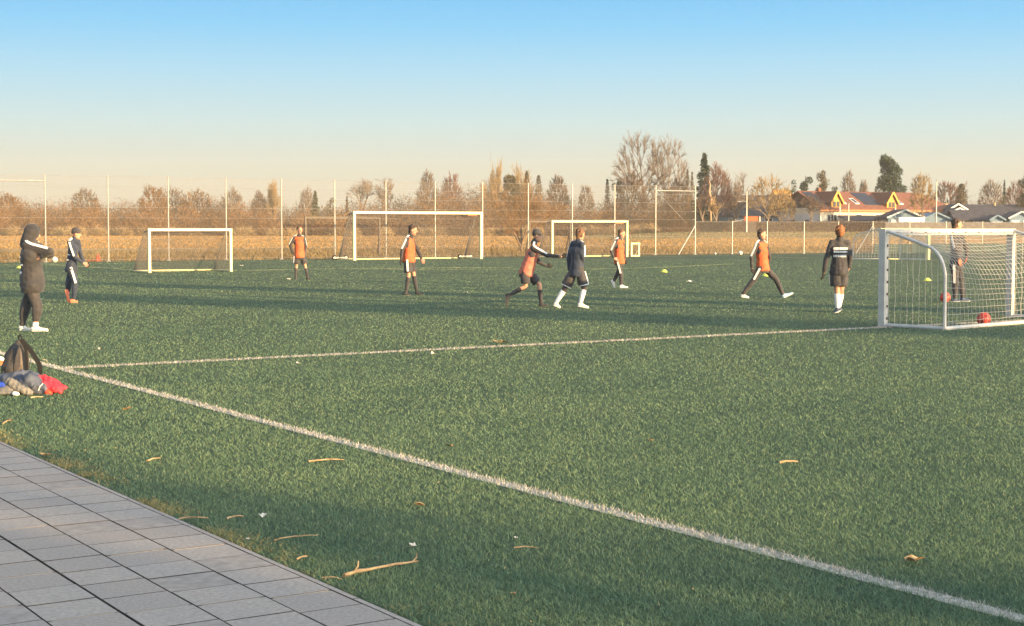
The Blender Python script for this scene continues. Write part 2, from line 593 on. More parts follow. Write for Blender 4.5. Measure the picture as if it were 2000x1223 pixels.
M['faded_line'] = mat("faded line", (.16, .20, .12), (.26, .30, .19), rough=.8, scale=.6)
M['line_base'] = mat("line base", (.22, .23, .20), (.40, .40, .37), rough=.8, scale=25)
n = 900
a = rng.uniform(-16, 9, n); b = np.where(rng.uniform(0, 1, n) < .45, np.abs(rng.normal(0, .35, n)), rng.uniform(0, 9, n))
fx = E0.x + PD.x * a + PN.x * b; fy = E0.y + PD.y * a + PN.y * b
V_, q_, t_, tn_ = blades(fx, fy, np.full(n, .026), rng.uniform(.006, .012, n), rng.uniform(.004, .009, n), rng.uniform(.3, 1, n), lean=2.6)
tag(mobj("straw_bits", npmesh("straw_bits", V_, q_, t_, [M['dry']], tn_)), kind="stuff", label="tiny straw crumbs strewn over the near turf", cat="straw")
for i, (nme, pts, wd) in enumerate(LINES):
    b = MB()
    for p, q in zip(pts[:-1], pts[1:]):
        d = (q - p).normalized(); s = Vector((-d.y, d.x, 0)) * wd / 2
        b.poly([Vector((v.x, v.y, .014 + .0005 * i)) for v in (p - s, q - s, q + s, p + s)])
    lo = tag(b.build(nme, M['line_base'] if i < 2 else M['faded_line']), kind="structure")
    xs = []; ys = []; ws = []
    cnt = 24000 if i == 0 else (16000 if i == 1 else 1600)
    L = [(q - p).length for p, q in zip(pts[:-1], pts[1:])]
    for (p, q), l in zip(zip(pts[:-1], pts[1:]), L):
        m_ = int(cnt * l / sum(L) * (.05 if (i == 0 and l > 40) else 1.3))
        tt = rng.uniform(0, 1, m_)
        if i == 0 and l < 40: tt = 1 - tt ** 1.9 if False else rng.uniform(0, 1, m_) ** .55
        d = (q - p).normalized()
        o = rng.uniform(-.5, .5, m_) * wd * 1.08
        xs.append(p.x + (q.x - p.x) * tt - d.y * o); ys.append(p.y + (q.y - p.y) * tt + d.x * o)
    xs = np.concatenate(xs); ys = np.concatenate(ys); n = len(xs)
    sc = np.clip(ys / 9, .8, 6)
    V_, q_, t_, tn_ = blades(xs, ys, np.full(n, .010), rng.uniform(.014, .031, n), .0034 * sc, rng.uniform(0, 1, n), lean=.7)
    fo = mobj("line_fibres", npmesh("line_fibres", V_, q_, t_, [M['white_fibre'] if i < 2 else M['faded_line']], tn_), parent=lo)

# meadow beyond the fence: rough strip, straw, short greener grass
def band(name, n, f0, f1, hgt, wd, m, cond, label, seed):
    """f = distance beyond the fence line (perpendicular)"""
    s = rng.uniform(-70, 190, n)
    f = f0 + (f1 - f0) * rng.uniform(0, 1, n) ** 1.3
    X = F0.x + FD.x * s - nrm.x * f; Y = F0.y + FD.y * s - nrm.y * f
    k = cond(X, Y) & (Y > 55) & (np.abs(X) < Y * .37 + 3)
    X = X[k]; Y = Y[k]
    Z = np.array([terrain(a, b) for a, b in zip(X, Y)])
    n = len(X)
    tn = np.clip(rng.normal(.45, .2, n) + (fbm(X * .12, Y * 1.2, .30, seed) - .5) * .7, 0, 1)
    V_, q_, t_, tn_ = blades(X, Y, Z - .01, rng.uniform(.5, 1.1, n) * hgt, wd * rng.uniform(.6, 1.4, n), tn, lean=.6)
    tag(mobj(name, npmesh(name, V_, q_, t_, [m], tn_)), kind="stuff", label=label, cat="grass")


U = lambda X, Y: X / Y * FPX + 1000
band("rough_grass", 60000, .2, 26, .26, .05, M['rough_straw'], lambda X, Y: Y < 118, "rough brownish dry grass just beyond the tall fence", 4)
band("dry_meadow", 130000, 15, 150, .12, .085, M['straw'], lambda X, Y: (Y >= 116) & ((U(X, Y) < 1250 + 200 * np.sin(Y * .02)) | (Y < 158)), "golden dry meadow grass stretching to the thicket", 5)
band("winter_grass", 50000, 40, 150, .11, .12, M['green_straw'], lambda X, Y: (Y >= 156) & (U(X, Y) >= 1150), "greyish green short grass in front of the houses", 6)

# ------------------------------------------------------------------ paving
pv = MB(); base = MB(); sandm = MB()
ROW = .312
row_off = [0.034, .034 + .30, .034 + .625, .034 + .932, .034 + 1.246]
row_off += [row_off[-1] + ROW * (i + 1) for i in range(16)]
base.poly([Vector((p.x, p.y, .004)) for p in (near_a, near_a - PN * 9, near_b - PN * 9, near_b)])
tag(base.build("paving_bed", M['joint']), kind="structure")
# a beveled slab
def slab(b, c0, l, wd, z, m):
    c = c0; bev = .0016
    pts = []
    for zz, s in ((.002, 0), (z - bev, 0), (z, bev)):
        for sx, sy in ((-1, -1), (1, -1), (1, 1), (-1, 1)):
            p = c + PD * (sx * (l / 2 - s)) + PN * (sy * (wd / 2 - s))
            pts.append((p.x, p.y, zz))
    q = []
    for r_ in (0, 4):
        for j in range(4): q.append((r_ + j, r_ + (j + 1) % 4, r_ + 4 + (j + 1) % 4, r_ + 4 + j))
    b.add(pts, q, m=2)
    b.add(pts, [(8, 9, 10, 11)], m=m)


for r_ in range(len(row_off) - 1):
    o0 = row_off[r_] + (.006 if r_ == 3 else .003); o1 = row_off[r_ + 1] - (.006 if r_ == 2 else .003)
    sh = -.042 * r_
    for kx in range(-50, 34):
        a0 = kx * .305 + sh
        c = E0 + PD * (a0 + .1525) - PN * ((o0 + o1) / 2)
        slab(pv, c, .305 - .0035 - R.uniform(0, .002) - .0055, o1 - o0, .018 + R.uniform(-.0012, .0012), R.choice([0, 0, 1, 1, 3]))
# narrow kerb strip
for kx in range(-16, 11):
    c = E0 + PD * (kx * 1.0 + .5) - PN * .0165
    slab(pv, c, .994, .031, .0185, 1)
tag(pv.build("paving", [M['slab'], M['slab_b'], M['joint'], M['slab_c']]), kind="structure")
for r_, kx in ((2, 19), (1, 19), (0, 19), (1, 15), (0, 15), (3, 19), (0, 12), (2, 12), (0, 8), (1, 23), (0, 22), (3, 16), (4, 18), (5, 18)):
    c = E0 + PD * (kx * .305 - .042 * r_) - PN * ((row_off[r_] + row_off[r_ + 1]) / 2)
    sandm.box((c.x, c.y, .015), (.004, .27, .006), (PD, PN, Vector((0, 0, 1))))
tag(sandm.build("joint_sand", M['sand']), kind="structure")

# ------------------------------------------------------------------ litter on the turf and paving
M['bark'] = mat("peeled stick", (.46, .33, .19), (.26, .17, .09), rough=.75, scale=14)
M['leaf'] = mat("dead leaf", (.30, .19, .09), (.42, .29, .15), rough=.8, scale=30)
M['scrap'] = mat("pale scrap", (.72, .68, .60), (.60, .52, .42), rough=.8, scale=30)


def stick(u0, v0, u1, v1, r, label, forks=0, name="stick", z=.022, arch=.006):
    A = G(u0, v0); B = G(u1, v1); d = B - A; s = Vector((-d.y, d.x, 0)).normalized()
    L = d.length; n = 14; b = MB(); pts = []; ph_ = R.uniform(0, 6)
    for i in range(n):
        t = i / (n - 1)
        pts.append(A + d * t + s * (math.sin(t * 3.1 + ph_ * .2) * L * .035 + math.sin(t * 11 + ph_) * L * .012 + R.uniform(-1, 1) * L * .008) + Vector((0, 0, z + math.sin(t * 3.14) * arch + R.uniform(0, .003))))
    b.tube(pts, [r * (1.15 - .55 * i / (n - 1)) * R.uniform(.78, 1.22) for i in range(n)], k=7)
    for f in range(forks):
        p = pts[2 if f == 0 else n - 2]
        e = p + Vector((R.uniform(.01, .03), .02, .05 + .02 * f)) if f == 0 else p + d.normalized() * .03 + Vector((0, .015, .035))
        b.tube([p, (p + e) / 2 + Vector((.008, 0, 0)), e], [r * .6, r * .5, r * .35], k=5)
    o = b.build(name, M['bark'])
    return tag(o, label, name, "sticks and straws scattered on the ground")


def leaf(u, v, sz, label, m='leaf', name="dead_leaf", cat="leaf", z=.024):
    c = G(u, v) + Vector((0, 0, z)); b = MB()
    k = 9; th = R.uniform(0, 6.28); V = [tuple(c + Vector((0, 0, sz * .10)))]
    for j in range(k):
        an = th + 2 * math.pi * j / k
        rr = sz * (.5 if j % 2 else .32) * R.uniform(.8, 1.2)
        el = 1.5 if m == 'leaf' else 1.0
        p = c + Vector((math.cos(an) * rr * el, math.sin(an) * rr, R.uniform(0, sz * .42)))
        V.append(tuple(p))
    b.add(V, t=[(0, 1 + j, 1 + (j + 1) % k) for j in range(k)])
    V2 = [(p[0], p[1], p[2] - .002) for p in V]
    b.add(V2, t=[(0, 1 + (j + 1) % k, 1 + j) for j in range(k)])
    o = b.build(name, M[m])
    return tag(o, label, cat, "leaves and pale scraps scattered on the turf")


stick(674, 1135, 812, 1105, .0085, "large curved peeled stick with an upright fork lying near the paving edge", 2)
stick(603, 908, 672, 904, .006, "straight tan stick lying between the thick white line and the paving")
stick(1522, 910, 1558, 908, .009, "short tan stick lying alone on the right half of the turf")
stick(349, 1024, 408, 1023, .005, "thin straight straw sticking out over the paving kerb", z=.030)
stick(443, 1021, 476, 1016, .005, "small light stick just right of the straw on the kerb")
stick(536, 1064, 620, 1053, .004, "long thin dark twig lying above the curved stick")
stick(580, 1102, 600, 1096, .005, "tiny tan stick between the kerb and the curved stick")
stick(1004, 1079, 1052, 1079, .0035, "thin faint straw right of the curved stick")
stick(60, 782, 84, 780, .007, "small stick in front of the heap of jackets")
stick(8, 832, 22, 826, .006, "short straw stub at the far left edge of the turf")
stick(288, 907, 314, 901, .006, "small tan bent straw in the middle of the left turf strip")
stick(628, 1138, 668, 1141, .0035, "thin pale straw just left of the curved stick's thick end")
leaf(247, 806, .075, "brown curled leaf on the turf to the right of the jackets")
leaf(878, 878, .045, "small orange leaf above the middle of the thick white line")
leaf(820, 996, .055, "small forked brown leaf below the thick white line")
leaf(1785, 1108, .085, "large crumpled brown leaf near the lower right corner")
leaf(1270, 867, .035, "tiny reddish leaf in the middle of the turf")
leaf(90, 897, .06, "tan leaf lying against the kerb at the left")
leaf(1002, 1170, .02, "tiny brown leaf crumb near the bottom of the turf")
leaf(806, 1077, .05, "white scrap just above the curved stick", 'scrap', "paper_scrap", "scrap")
leaf(514, 1018, .055, "white scrap near the kerb right of the small sticks", 'scrap', "paper_scrap", "scrap")
leaf(846, 697, .085, "white scrap beside the thin white line, near the middle", 'scrap', "paper_scrap", "scrap", z=.03)
leaf(582, 714, .05, "small pale scrap just below the thin white line", 'scrap', "paper_scrap", "scrap")
leaf(190, 687, .10, "pale scrap on the turf right of the backpack", 'scrap', "paper_scrap", "scrap")
leaf(1008, 1060, .022, "tiny white crumb right of the white scrap by the curved stick", 'scrap', "paper_scrap", "scrap")
leaf(55, 974, .018, "tiny white crumb lying on the grey paving", 'scrap', "paper_scrap", "scrap", z=.021)
leaf(484, 1064, .022, "white pebble-like crumb in the dry grass by the kerb", 'scrap', "paper_scrap", "scrap", z=.03)
leaf(1347, 554, .22, "flat white scrap far out on the pitch between the players", 'scrap', "paper_scrap", "scrap")
leaf(980, 673, .16, "brownish leaf patch lying on the thin white line")
leaf(915, 575, .12, "tiny pale scrap between the walking player and the running pair", 'scrap', "paper_scrap", "scrap")
leaf(565, 548, .14, "tiny pale scrap left of the far player's feet", 'scrap', "paper_scrap", "scrap")
leaf(472, 521, .16, "tiny white scrap right of the small goal with the fine net", 'scrap', "paper_scrap", "scrap")
leaf(88, 709, .06, "pale scrap left of where the two white lines meet", 'scrap', "paper_scrap", "scrap")

# ------------------------------------------------------------------ fences
def fence_post(parent, p, h, r, m, name="post"):
    b = MB(); z = terrain(p.x, p.y)
    b.tube([(p.x, p.y, z - .1), (p.x, p.y, z + h)], r, k=8)
    b.tube([(p.x, p.y, z + h), (p.x, p.y, z + h + .02)], r * 1.15, k=8)
    b.box((p.x, p.y, z + .02), (r * 5, r * 5, .05))
    return b.build(name, m, parent)


FP = [F0 + FD * (3.0 * k) for k in range(-3, 13)]
tall = thing("ball_fence", F0, "tall wire ball fence with thin pale posts behind the goals", "fence")
for p in FP:
    fence_post(tall, p, 4.12, .033, M['grey_metal'])
for k in range(len(FP) - 1):
    pass
mesh_sheet("wire_mesh", FP[0], FP[-1], .05, 4.08, M['fence_wire'], tall)
b = MB()
for i in range(9):
    z = .10 + i * .50 if i < 8 else 4.08
    b.tube([FP[0] + Vector((0, 0, z)) - nrm * 0 + nrm * .05, FP[-1] + Vector((0, 0, z)) + nrm * .05], .006, k=4)
b.build("tension_wire", M['grey_metal'], tall)
for a_, c_ in ((FP[0], FP[2]), (FP[-2], FP[-1])):
    b = MB()
    b.tube([a_ + Vector((0, 0, 3.82)), c_ + Vector((0, 0, 3.82))], .035, k=8)
    b.build("rail", M['grey_metal'], tall)
for i in range(8):                              # short brackets on the end post
    b = MB(); p = FP[-1] + Vector((0, 0, .1 + i * .5))
    b.tube([p - FD * .22, p + FD * .03], .018, k=5)
    b.build("bracket", M['grey_metal'], tall)
b = MB(); e = FP[-1]
b.tube([e + Vector((0, 0, 1.75)), e - FD * 1.55 + nrm * .35 + Vector((0, 0, .02))], .035, k=8)
b.build("brace", M['grey_metal'], tall)
b = MB()
b.tube([FP[-2] + Vector((0, 0, 3.6)) + FD * .3, FP[-1] + Vector((0, 0, 1.9)) - FD * .7], .012, k=5)
b.build("stay_wire", M['grey_metal'], tall)
_nf = [Vector((FP[-1].x + (q.x - FP[-1].x), q.y, 0)) for q in (G(1430, 497), G(1498, 496.5), G(1570, 496), G(1637, 495.5), G(1704, 495.5), G(1776, 495), G(1847, 494.5), G(1918, 494), G(1999, 493), G(2080, 492.5))]
lowf = thing("low_fence", _nf[0], "low wire fence with pale posts running right of the tall fence", "fence")
for i, p in enumerate(_nf):
    fence_post(lowf, p, 2.0, .032, M['grey_metal'])
for a_, c_ in zip([FP[-1]] + _nf[:-1], _nf):
    mesh_sheet("wire_mesh", a_, c_, .05, 1.97, M['fence_wire2'], lowf)
b = MB()
for a_, c_ in zip([FP[-1]] + _nf[:-1], _nf):
    for z in (1.98, 1.0, .12):
        b.tube([a_ + Vector((0, 0, z)), c_ + Vector((0, 0, z))], 0.010 if z > 1.5 else .005, k=4)
b.build("tension_wire", M['grey_metal'], lowf)
cp = _nf[4]
for e in (cp + Vector((-1.18, -.6, 0)), cp + Vector((1.2, 1.0, 0))):
    b = MB(); b.tube([cp + Vector((0, 0, 1.75)), e], .03, k=6); b.build("brace", M['grey_metal'], lowf)
b = MB(); b.tube([_nf[0] + Vector((0, 0, 1.98)), _nf[0] + Vector((.75, .1, 2.12))], .03, k=6)
b.build("arm", M['grey_metal'], lowf)
M['screen'] = mat("dark green screen cloth", (.035, .060, .058), (.055, .080, .075), rough=.8, scale=1.2)
scr = thing("wind_screen", _nf[4], "low dark green wind screen panels fixed along the foot of the low fence", "screen")
for i in range(4, len(_nf) - 1):
    a_, c_ = _nf[i] + nrm * .1, _nf[i + 1] + nrm * .1
    d = (c_ - a_); L = d.length; d.normalize(); b = MB()
    b.box((a_ + c_) / 2 + Vector((0, 0, .32)), (L - .06, .02, .56), (d, Vector((-d.y, d.x, 0)), Vector((0, 0, 1))))
    b.build("panel", M['screen'], scr)

# ------------------------------------------------------------------ goals
def spline(pts, n=8):
    out = []
    for i in range(len(pts) - 1):
        p0 = pts[max(i - 1, 0)]; p1 = pts[i]; p2 = pts[i + 1]; p3 = pts[min(i + 2, len(pts) - 1)]
        for k in range(n):
            t = k / n
            out.append(.5 * ((2 * p1) + (p2 - p0) * t + (2 * p0 - 5 * p1 + 4 * p2 - p3) * t * t + (3 * p1 - p0 - 3 * p2 + p3) * t ** 3))
    out.append(pts[-1])
    return out


def resample(pts, n):
    L = [0]
    for a_, c_ in zip(pts[:-1], pts[1:]): L.append(L[-1] + (c_ - a_).length)
    out = []
    for i in range(n):
        s = L[-1] * i / (n - 1)
        for j in range(len(L) - 1):
            if s <= L[j + 1] + 1e-9:
                t = (s - L[j]) / max(1e-9, L[j + 1] - L[j]); out.append(pts[j].lerp(pts[j + 1], t)); break
    return out, L[-1]


def net_grid(b, rows, r):
    """rows: list of polylines (same length); draws cords both ways"""
    A = []; B = []
    for row in rows:
        for p, q in zip(row[:-1], row[1:]): A.append(p); B.append(q)
    for c1, c2 in zip(rows[:-1], rows[1:]):
        for p, q in zip(c1, c2): A.append(p); B.append(q)
    V_, Q_ = seg_tubes([tuple(p) for p in A], [tuple(p) for p in B], r, r, 3)
    b.add(V_, Q_)


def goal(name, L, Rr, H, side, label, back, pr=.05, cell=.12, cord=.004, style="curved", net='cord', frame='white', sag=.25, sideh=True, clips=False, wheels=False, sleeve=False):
    """L,Rr feet of the posts; back = horizontal vector to the rear; side(profile) in (back fraction, height) pairs"""
    L = Vector(L); Rr = Vector(Rr); W = Rr - L; wl = W.length; wd = W.normalized(); bk = Vector(back)
    up = Vector((0, 0, 1))
    g = thing(name, L, label, "goal")
    bn = bk.normalized()
    for f in (L, Rr):
        b = MB()
        b.box(f + up * (H / 2), (pr * 2, pr * 2.3, H), (wd, bn, up))
        b.box(f + up * .012, (pr * 2.5, pr * 2.8, .024), (wd, bn, up))
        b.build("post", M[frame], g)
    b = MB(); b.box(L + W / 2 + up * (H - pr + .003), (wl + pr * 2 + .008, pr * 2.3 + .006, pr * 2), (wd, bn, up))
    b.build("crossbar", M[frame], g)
    prof3 = lambda f, prof: [f + bk * p[0] + up * p[1] for p in prof]
    dense = {}
    for key, f in (("l", L), ("r", Rr)):
        pts = prof3(f, side)
        sp = spline(pts, 6) if style == "curved" else pts
        dense[key] = sp
        b = MB(); b.tube(sp, pr * (.55 if style == "curved" else .38), k=8)
        b.build("side_tube", M['worn_white' if style == "curved" else 'grey_metal'], g)
        b = MB(); e = Vector(pts[-1]); e.z = .035
        b.tube([f + up * .035, e], pr * .7, k=8)
        b.build("ground_tube", M['worn_white' if style == "curved" else frame], g)
    b = MB()
    el = Vector(dense["l"][-1]); er = Vector(dense["r"][-1]); el.z = er.z = .035
    b.tube([el, er], pr * .7, k=8); b.build("rear_ground_tube", M[frame], g)
    # net
    sg, ln = resample(dense["l"], 2 + max(6, int(sum((q - p).length for p, q in zip(dense["l"][:-1], dense["l"][1:])) / cell)))
    sr, _ = resample(dense["r"], len(sg))
    nw = max(6, int(wl / cell))
    rows = []
    for j, (p, q) in enumerate(zip(sg, sr)):
        t = j / (len(sg) - 1)
        row = []
        for i in range(nw + 1):
            s = i / nw
            mid = 1 - abs(2 * s - 1) ** 2.2
            pt = p.lerp(q, s)
            c0 = sg[0].lerp(sr[0], s); c1 = sg[-1].lerp(sr[-1], s)
            straight = c0.lerp(c1, t)
            pt = pt.lerp(straight, mid * sag * math.sin(math.pi * t))
            pt.z -= mid * sag * .35 * math.sin(math.pi * min(1, t * 1.3)) * min(1, .4 + H / 3)
            pt += Vector((R.uniform(-1, 1), R.uniform(-1, 1), R.uniform(-1, 1))) * .006
            pt.z = max(pt.z, .02)
            row.append(pt)
        rows.append(row)
    b = MB(); net_grid(b, rows, cord)
    b.build("rear_net", M[net], g)
    for key, f in (("l", L), ("r", Rr)):
        sp = dense[key]; b = MB()
        n = max(4, int(bk.length * max(p[0] for p in side) / cell))
        cols = []
        fr = [(Vector(p) - f) for p in sp]
        for i in range(1, n + 1):
            s = i / n * max(p[0] for p in side) * .985
            # height of the frame above this column
            zt = H
            for p, q in zip(fr[:-1], fr[1:]):
                a1 = p.dot(bn) / bk.length; a2 = q.dot(bn) / bk.length
                if a1 <= s <= a2 + 1e-6: zt = p.z + (q.z - p.z) * (s - a1) / max(1e-6, a2 - a1); break
            m_ = 14
            cols.append([f + bk * s + up * (.05 + (zt - .07) * k / m_) + wd * (math.sin(k * 1.3 + i) * .008) + bn * (math.sin(k * .9 + i * 1.7) * .006) for k in range(m_ + 1)])
        if sideh:
            net_grid(b, cols, cord)
        else:
            for c in cols: b.tube(c, cord, k=3, cap=False)
        b.build("side_net", M[net], g)
    if clips:
        for i in range(9):
            b = MB(); p = L + W * ((i + .7) / 9.6) + up * (H - pr - .005) + bn * (pr * 1.15 + .006)
            b.box(p, (.055, .014, .014), (wd, bn, up)); b.build("net_clip", M['dark_metal'], g)
        for i in range(7):
            b = MB(); p = L + up * (.15 + i * .2) + bn * (pr * 1.15 + .006) + wd * .02
            b.box(p, (.02, .014, .04), (wd, bn, up)); b.build("net_clip", M['dark_metal'], g)
    if wheels:
        for f in (L, Rr):
            e = f + bk
            for s in (-.35, .45):
                b = MB(); c = e + bn * -.1 + wd * s * .8 + up * .13
                b.tube([c - bn * .035, c + bn * .035], .125, k=14)
                wb = b.build("wheel", M['rubber'], g)
                b = MB(); b.tube([c - bn * .042, c + bn * .042], .06, k=10); b.build("hub", M['grey_metal'], wb)
            b = MB(); b.box(e + up * .12 - bn * .1, (.75, .12, .06), (wd, bn, up)); b.build("wheel_tray", M['worn_white'], g)
    if sleeve:
        b = MB(); c = Rr - wd * .5 + up * (H - pr * 2 - .02) + bn * .07
        b.box(c, (.55, .09, .10), (wd, bn, up)); b.build("sleeve", M['orange_sleeve'], g)
    return g


# near goal seen from behind
NL = G(1724, 639.5); NR = G(1972, 621)
wv = (NR - NL).normalized()
bk = Vector((wv.y, -wv.x, 0)) * 1.16
curve = [(0, 1.60), (.30, 1.50), (.62, 1.38), (.80, 1.30), (.92, 1.16), (.99, .95), (1, .7), (1, .03)]
goal("training_goal", NL, NR, 1.62, curve, "nearest white goal seen from behind, with a red ball in its net", bk, pr=.052, cell=.115, cord=.0036, frame='worn_white', sideh=False, clips=True, sag=.30)
# small goal with the fine net on the left
SLp = G(292, 533.4); SR = SLp + FD * 3.12
bkv = Vector((-FD.y, FD.x, 0))
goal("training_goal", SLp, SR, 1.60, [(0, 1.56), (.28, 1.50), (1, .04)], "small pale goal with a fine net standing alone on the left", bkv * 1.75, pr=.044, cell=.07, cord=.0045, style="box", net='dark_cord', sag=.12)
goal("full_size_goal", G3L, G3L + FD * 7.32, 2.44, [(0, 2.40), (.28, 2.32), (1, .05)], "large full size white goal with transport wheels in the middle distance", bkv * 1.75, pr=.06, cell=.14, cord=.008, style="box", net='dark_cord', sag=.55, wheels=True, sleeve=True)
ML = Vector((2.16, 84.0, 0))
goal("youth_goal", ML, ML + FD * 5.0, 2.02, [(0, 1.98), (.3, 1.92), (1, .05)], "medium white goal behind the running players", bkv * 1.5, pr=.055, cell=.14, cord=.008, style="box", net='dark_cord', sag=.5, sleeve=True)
FG = G(1720, 508.3)
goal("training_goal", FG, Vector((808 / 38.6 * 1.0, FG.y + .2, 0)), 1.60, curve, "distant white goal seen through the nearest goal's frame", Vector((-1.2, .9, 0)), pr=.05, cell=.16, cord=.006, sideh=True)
# small upright rebound frame leaning on the tall fence
mg = thing("rebound_frame", G(1232, 502), "small upright white frame beside the medium goal", "frame")
q = G(1233, 501.5); b = MB(); up = Vector((0, 0, 1))
for s in (0, .52):
    b.box(q + FD * s + up * .39, (.10, .08, .78), (FD, bkv, up))
for z in (.045, .74):
    b.box(q + FD * .26 + up * z, (.42, .075, .08), (FD, bkv, up))
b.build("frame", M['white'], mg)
b = MB(); net_grid(b, [[q + FD * (.06 + .40 * i / 5) + up * (.09 + .60 * j / 8) + bkv * .02 for i in range(6)] for j in range(9)], .004); b.build("net", M['dark_cord'], mg)
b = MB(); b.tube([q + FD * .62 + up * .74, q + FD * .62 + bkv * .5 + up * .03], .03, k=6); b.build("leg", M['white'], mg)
# goals parked beyond the tall fence, their shade given as dark colour
for (u, Y, wdt, H, lab) in ((597, 86.5, 4.6, 2.25, "goal frame coloured dark brown for shade, parked beyond the fence left of the large goal"), (1034, 95, 3.0, 2.05, "goal frame coloured dark for shade, parked beyond the fence behind the player in the beanie")):
    q = P(u, 480, Y); q.z = 0
    g = thing("parked_goal", q, lab, "goal")
    for s in (0, wdt):
        b = MB(); b.box(q + FD * s + up * (H / 2), (.11, .11, H), (FD, bkv, up)); b.build("post", M['dark_metal'], g)
        b = MB(); b.tube([q + FD * s + up * (H - .1) + bkv * .25 + FD * .25, q + FD * s + FD * .55 + bkv * 1.3 + up * .05], .045, k=6); b.build("side_tube", M['dark_metal'], g)
    b = MB(); b.box(q + FD * wdt / 2 + up * (H - .05), (wdt + .13, .115, .11), (FD, bkv, up)); b.build("crossbar", M['dark_metal'], g)

# ------------------------------------------------------------------ vegetation
M['bark_brown'] = mat("bark brown", (.12, .082, .06), (.19, .135, .10), rough=.9, scale=3)
M['bark_pale'] = mat("bark pale", (.20, .15, .11), (.30, .235, .175), rough=.9, scale=3)
M['bark_bleached'] = mat("bleached wood", (.34, .22, .13), (.44, .30, .19), rough=.85, scale=5)
M['twig_brown'] = mat("twigs brown", (.092, .062, .044), (.18, .125, .085), rough=.9, tone=True)
M['twig_orange'] = mat("twigs orange brown", (.11, .057, .026), (.235, .133, .055), rough=.9, tone=True)
M['twig_grey'] = mat("twigs grey", (.13, .10, .08), (.24, .19, .15), rough=.9, tone=True)
M['twig_gold'] = mat("twigs gold", (.20, .135, .065), (.36, .26, .13), rough=.9, tone=True)
M['twig_red'] = mat("twigs reddish", (.125, .066, .052), (.22, .135, .10), rough=.9, tone=True)
M['needle'] = mat("dark needles", (.022, .040, .026), (.060, .085, .045), rough=.8, tone=True)
M['needle_brown'] = mat("brownish needles", (.060, .055, .030), (.14, .11, .06), rough=.8, tone=True)


def grow_tree(seed, kind):
    """unit tree: list of (A,B,ra,rb,level)"""
    r = random.Random(seed)
    segs = []
    P_ = dict(oak=dict(n=(3, 4), ang=38, up=.30, lv=5, lr=.70, trunk=.22, fork=3),
              vase=dict(n=(3, 3), ang=27, up=.30, lv=5, lr=.76, trunk=.10, fork=5),
              fan=dict(n=(3, 4), ang=34, up=.12, lv=4, lr=.70, trunk=.10, fork=6),
              birch=dict(n=(3, 4), ang=34, up=.12, lv=4, lr=.62, trunk=.30, fork=3),
              thin=dict(n=(3, 3), ang=26, up=.5, lv=4, lr=.66, trunk=.34, fork=3),
              col=dict(n=(3, 4), ang=14, up=.8, lv=4, lr=.66, trunk=.12, fork=6))[kind]

    def br(p, d, L, rad, lv):
        k = 4 if lv < 2 else 3
        pts = [p]; dirs = [d]
        q = p; dd = d
        for i in range(k):
            j = Vector((r.gauss(0, 1), r.gauss(0, 1), r.gauss(0, 1))) * (.10 + .05 * lv)
            dd = (dd + j + Vector((0, 0, P_['up'] * .35))).normalized()
            q = q + dd * (L / k)
            pts.append(q); dirs.append(dd)
        for i in range(k):
            ra = rad * (1 - .45 * i / k); rb = rad * (1 - .45 * (i + 1) / k)
            segs.append((pts[i], pts[i + 1], ra, rb, lv))
        if lv >= P_['lv']: return
        nch = r.randint(*P_['n']) + (1 if lv in (1, 2) else 0)
        for c in range(nch):
            t = .35 + .65 * (c + r.random()) / nch if lv > 0 else .8 + .2 * r.random()
            t = min(1, t)
            i = min(k - 1, int(t * k)); f = t * k - i
            pp = pts[i].lerp(pts[i + 1], f)
            an = math.radians(P_['ang'] * r.uniform(.6, 1.3)); az = r.uniform(0, 6.28)
            e = dirs[i + 1]
            s = e.cross(Vector((math.cos(az), math.sin(az), .3))).normalized()
            nd = (e * math.cos(an) + s * math.sin(an)).normalized()
            br(pp, nd, L * P_['lr'] * r.uniform(.75, 1.15), rad * .55 * (1.15 if c == 0 else .9), lv + 1)
    if P_['trunk']:
        pass
    p = Vector((0, 0, 0))
    top = Vector((r.gauss(0, .01), r.gauss(0, .01), P_['trunk']))
    segs.append((p, top * .5, .019, .017, 0)); segs.append((top * .5, top, .017, .015, 0))
    nf = P_['fork']
    for c in range(nf):
        az = 6.28 * c / nf + r.uniform(-.4, .4); an = math.radians(P_['ang'] * r.uniform(.35, 1.1)) if c else .06
        d = Vector((math.sin(an) * math.cos(az), math.sin(an) * math.sin(az), math.cos(an)))
        br(top + Vector((0, 0, -.03 * r.random() * c)), d, .30 * r.uniform(.85, 1.1), .0125 * (1.15 if c == 0 else .85), 1)
    return segs


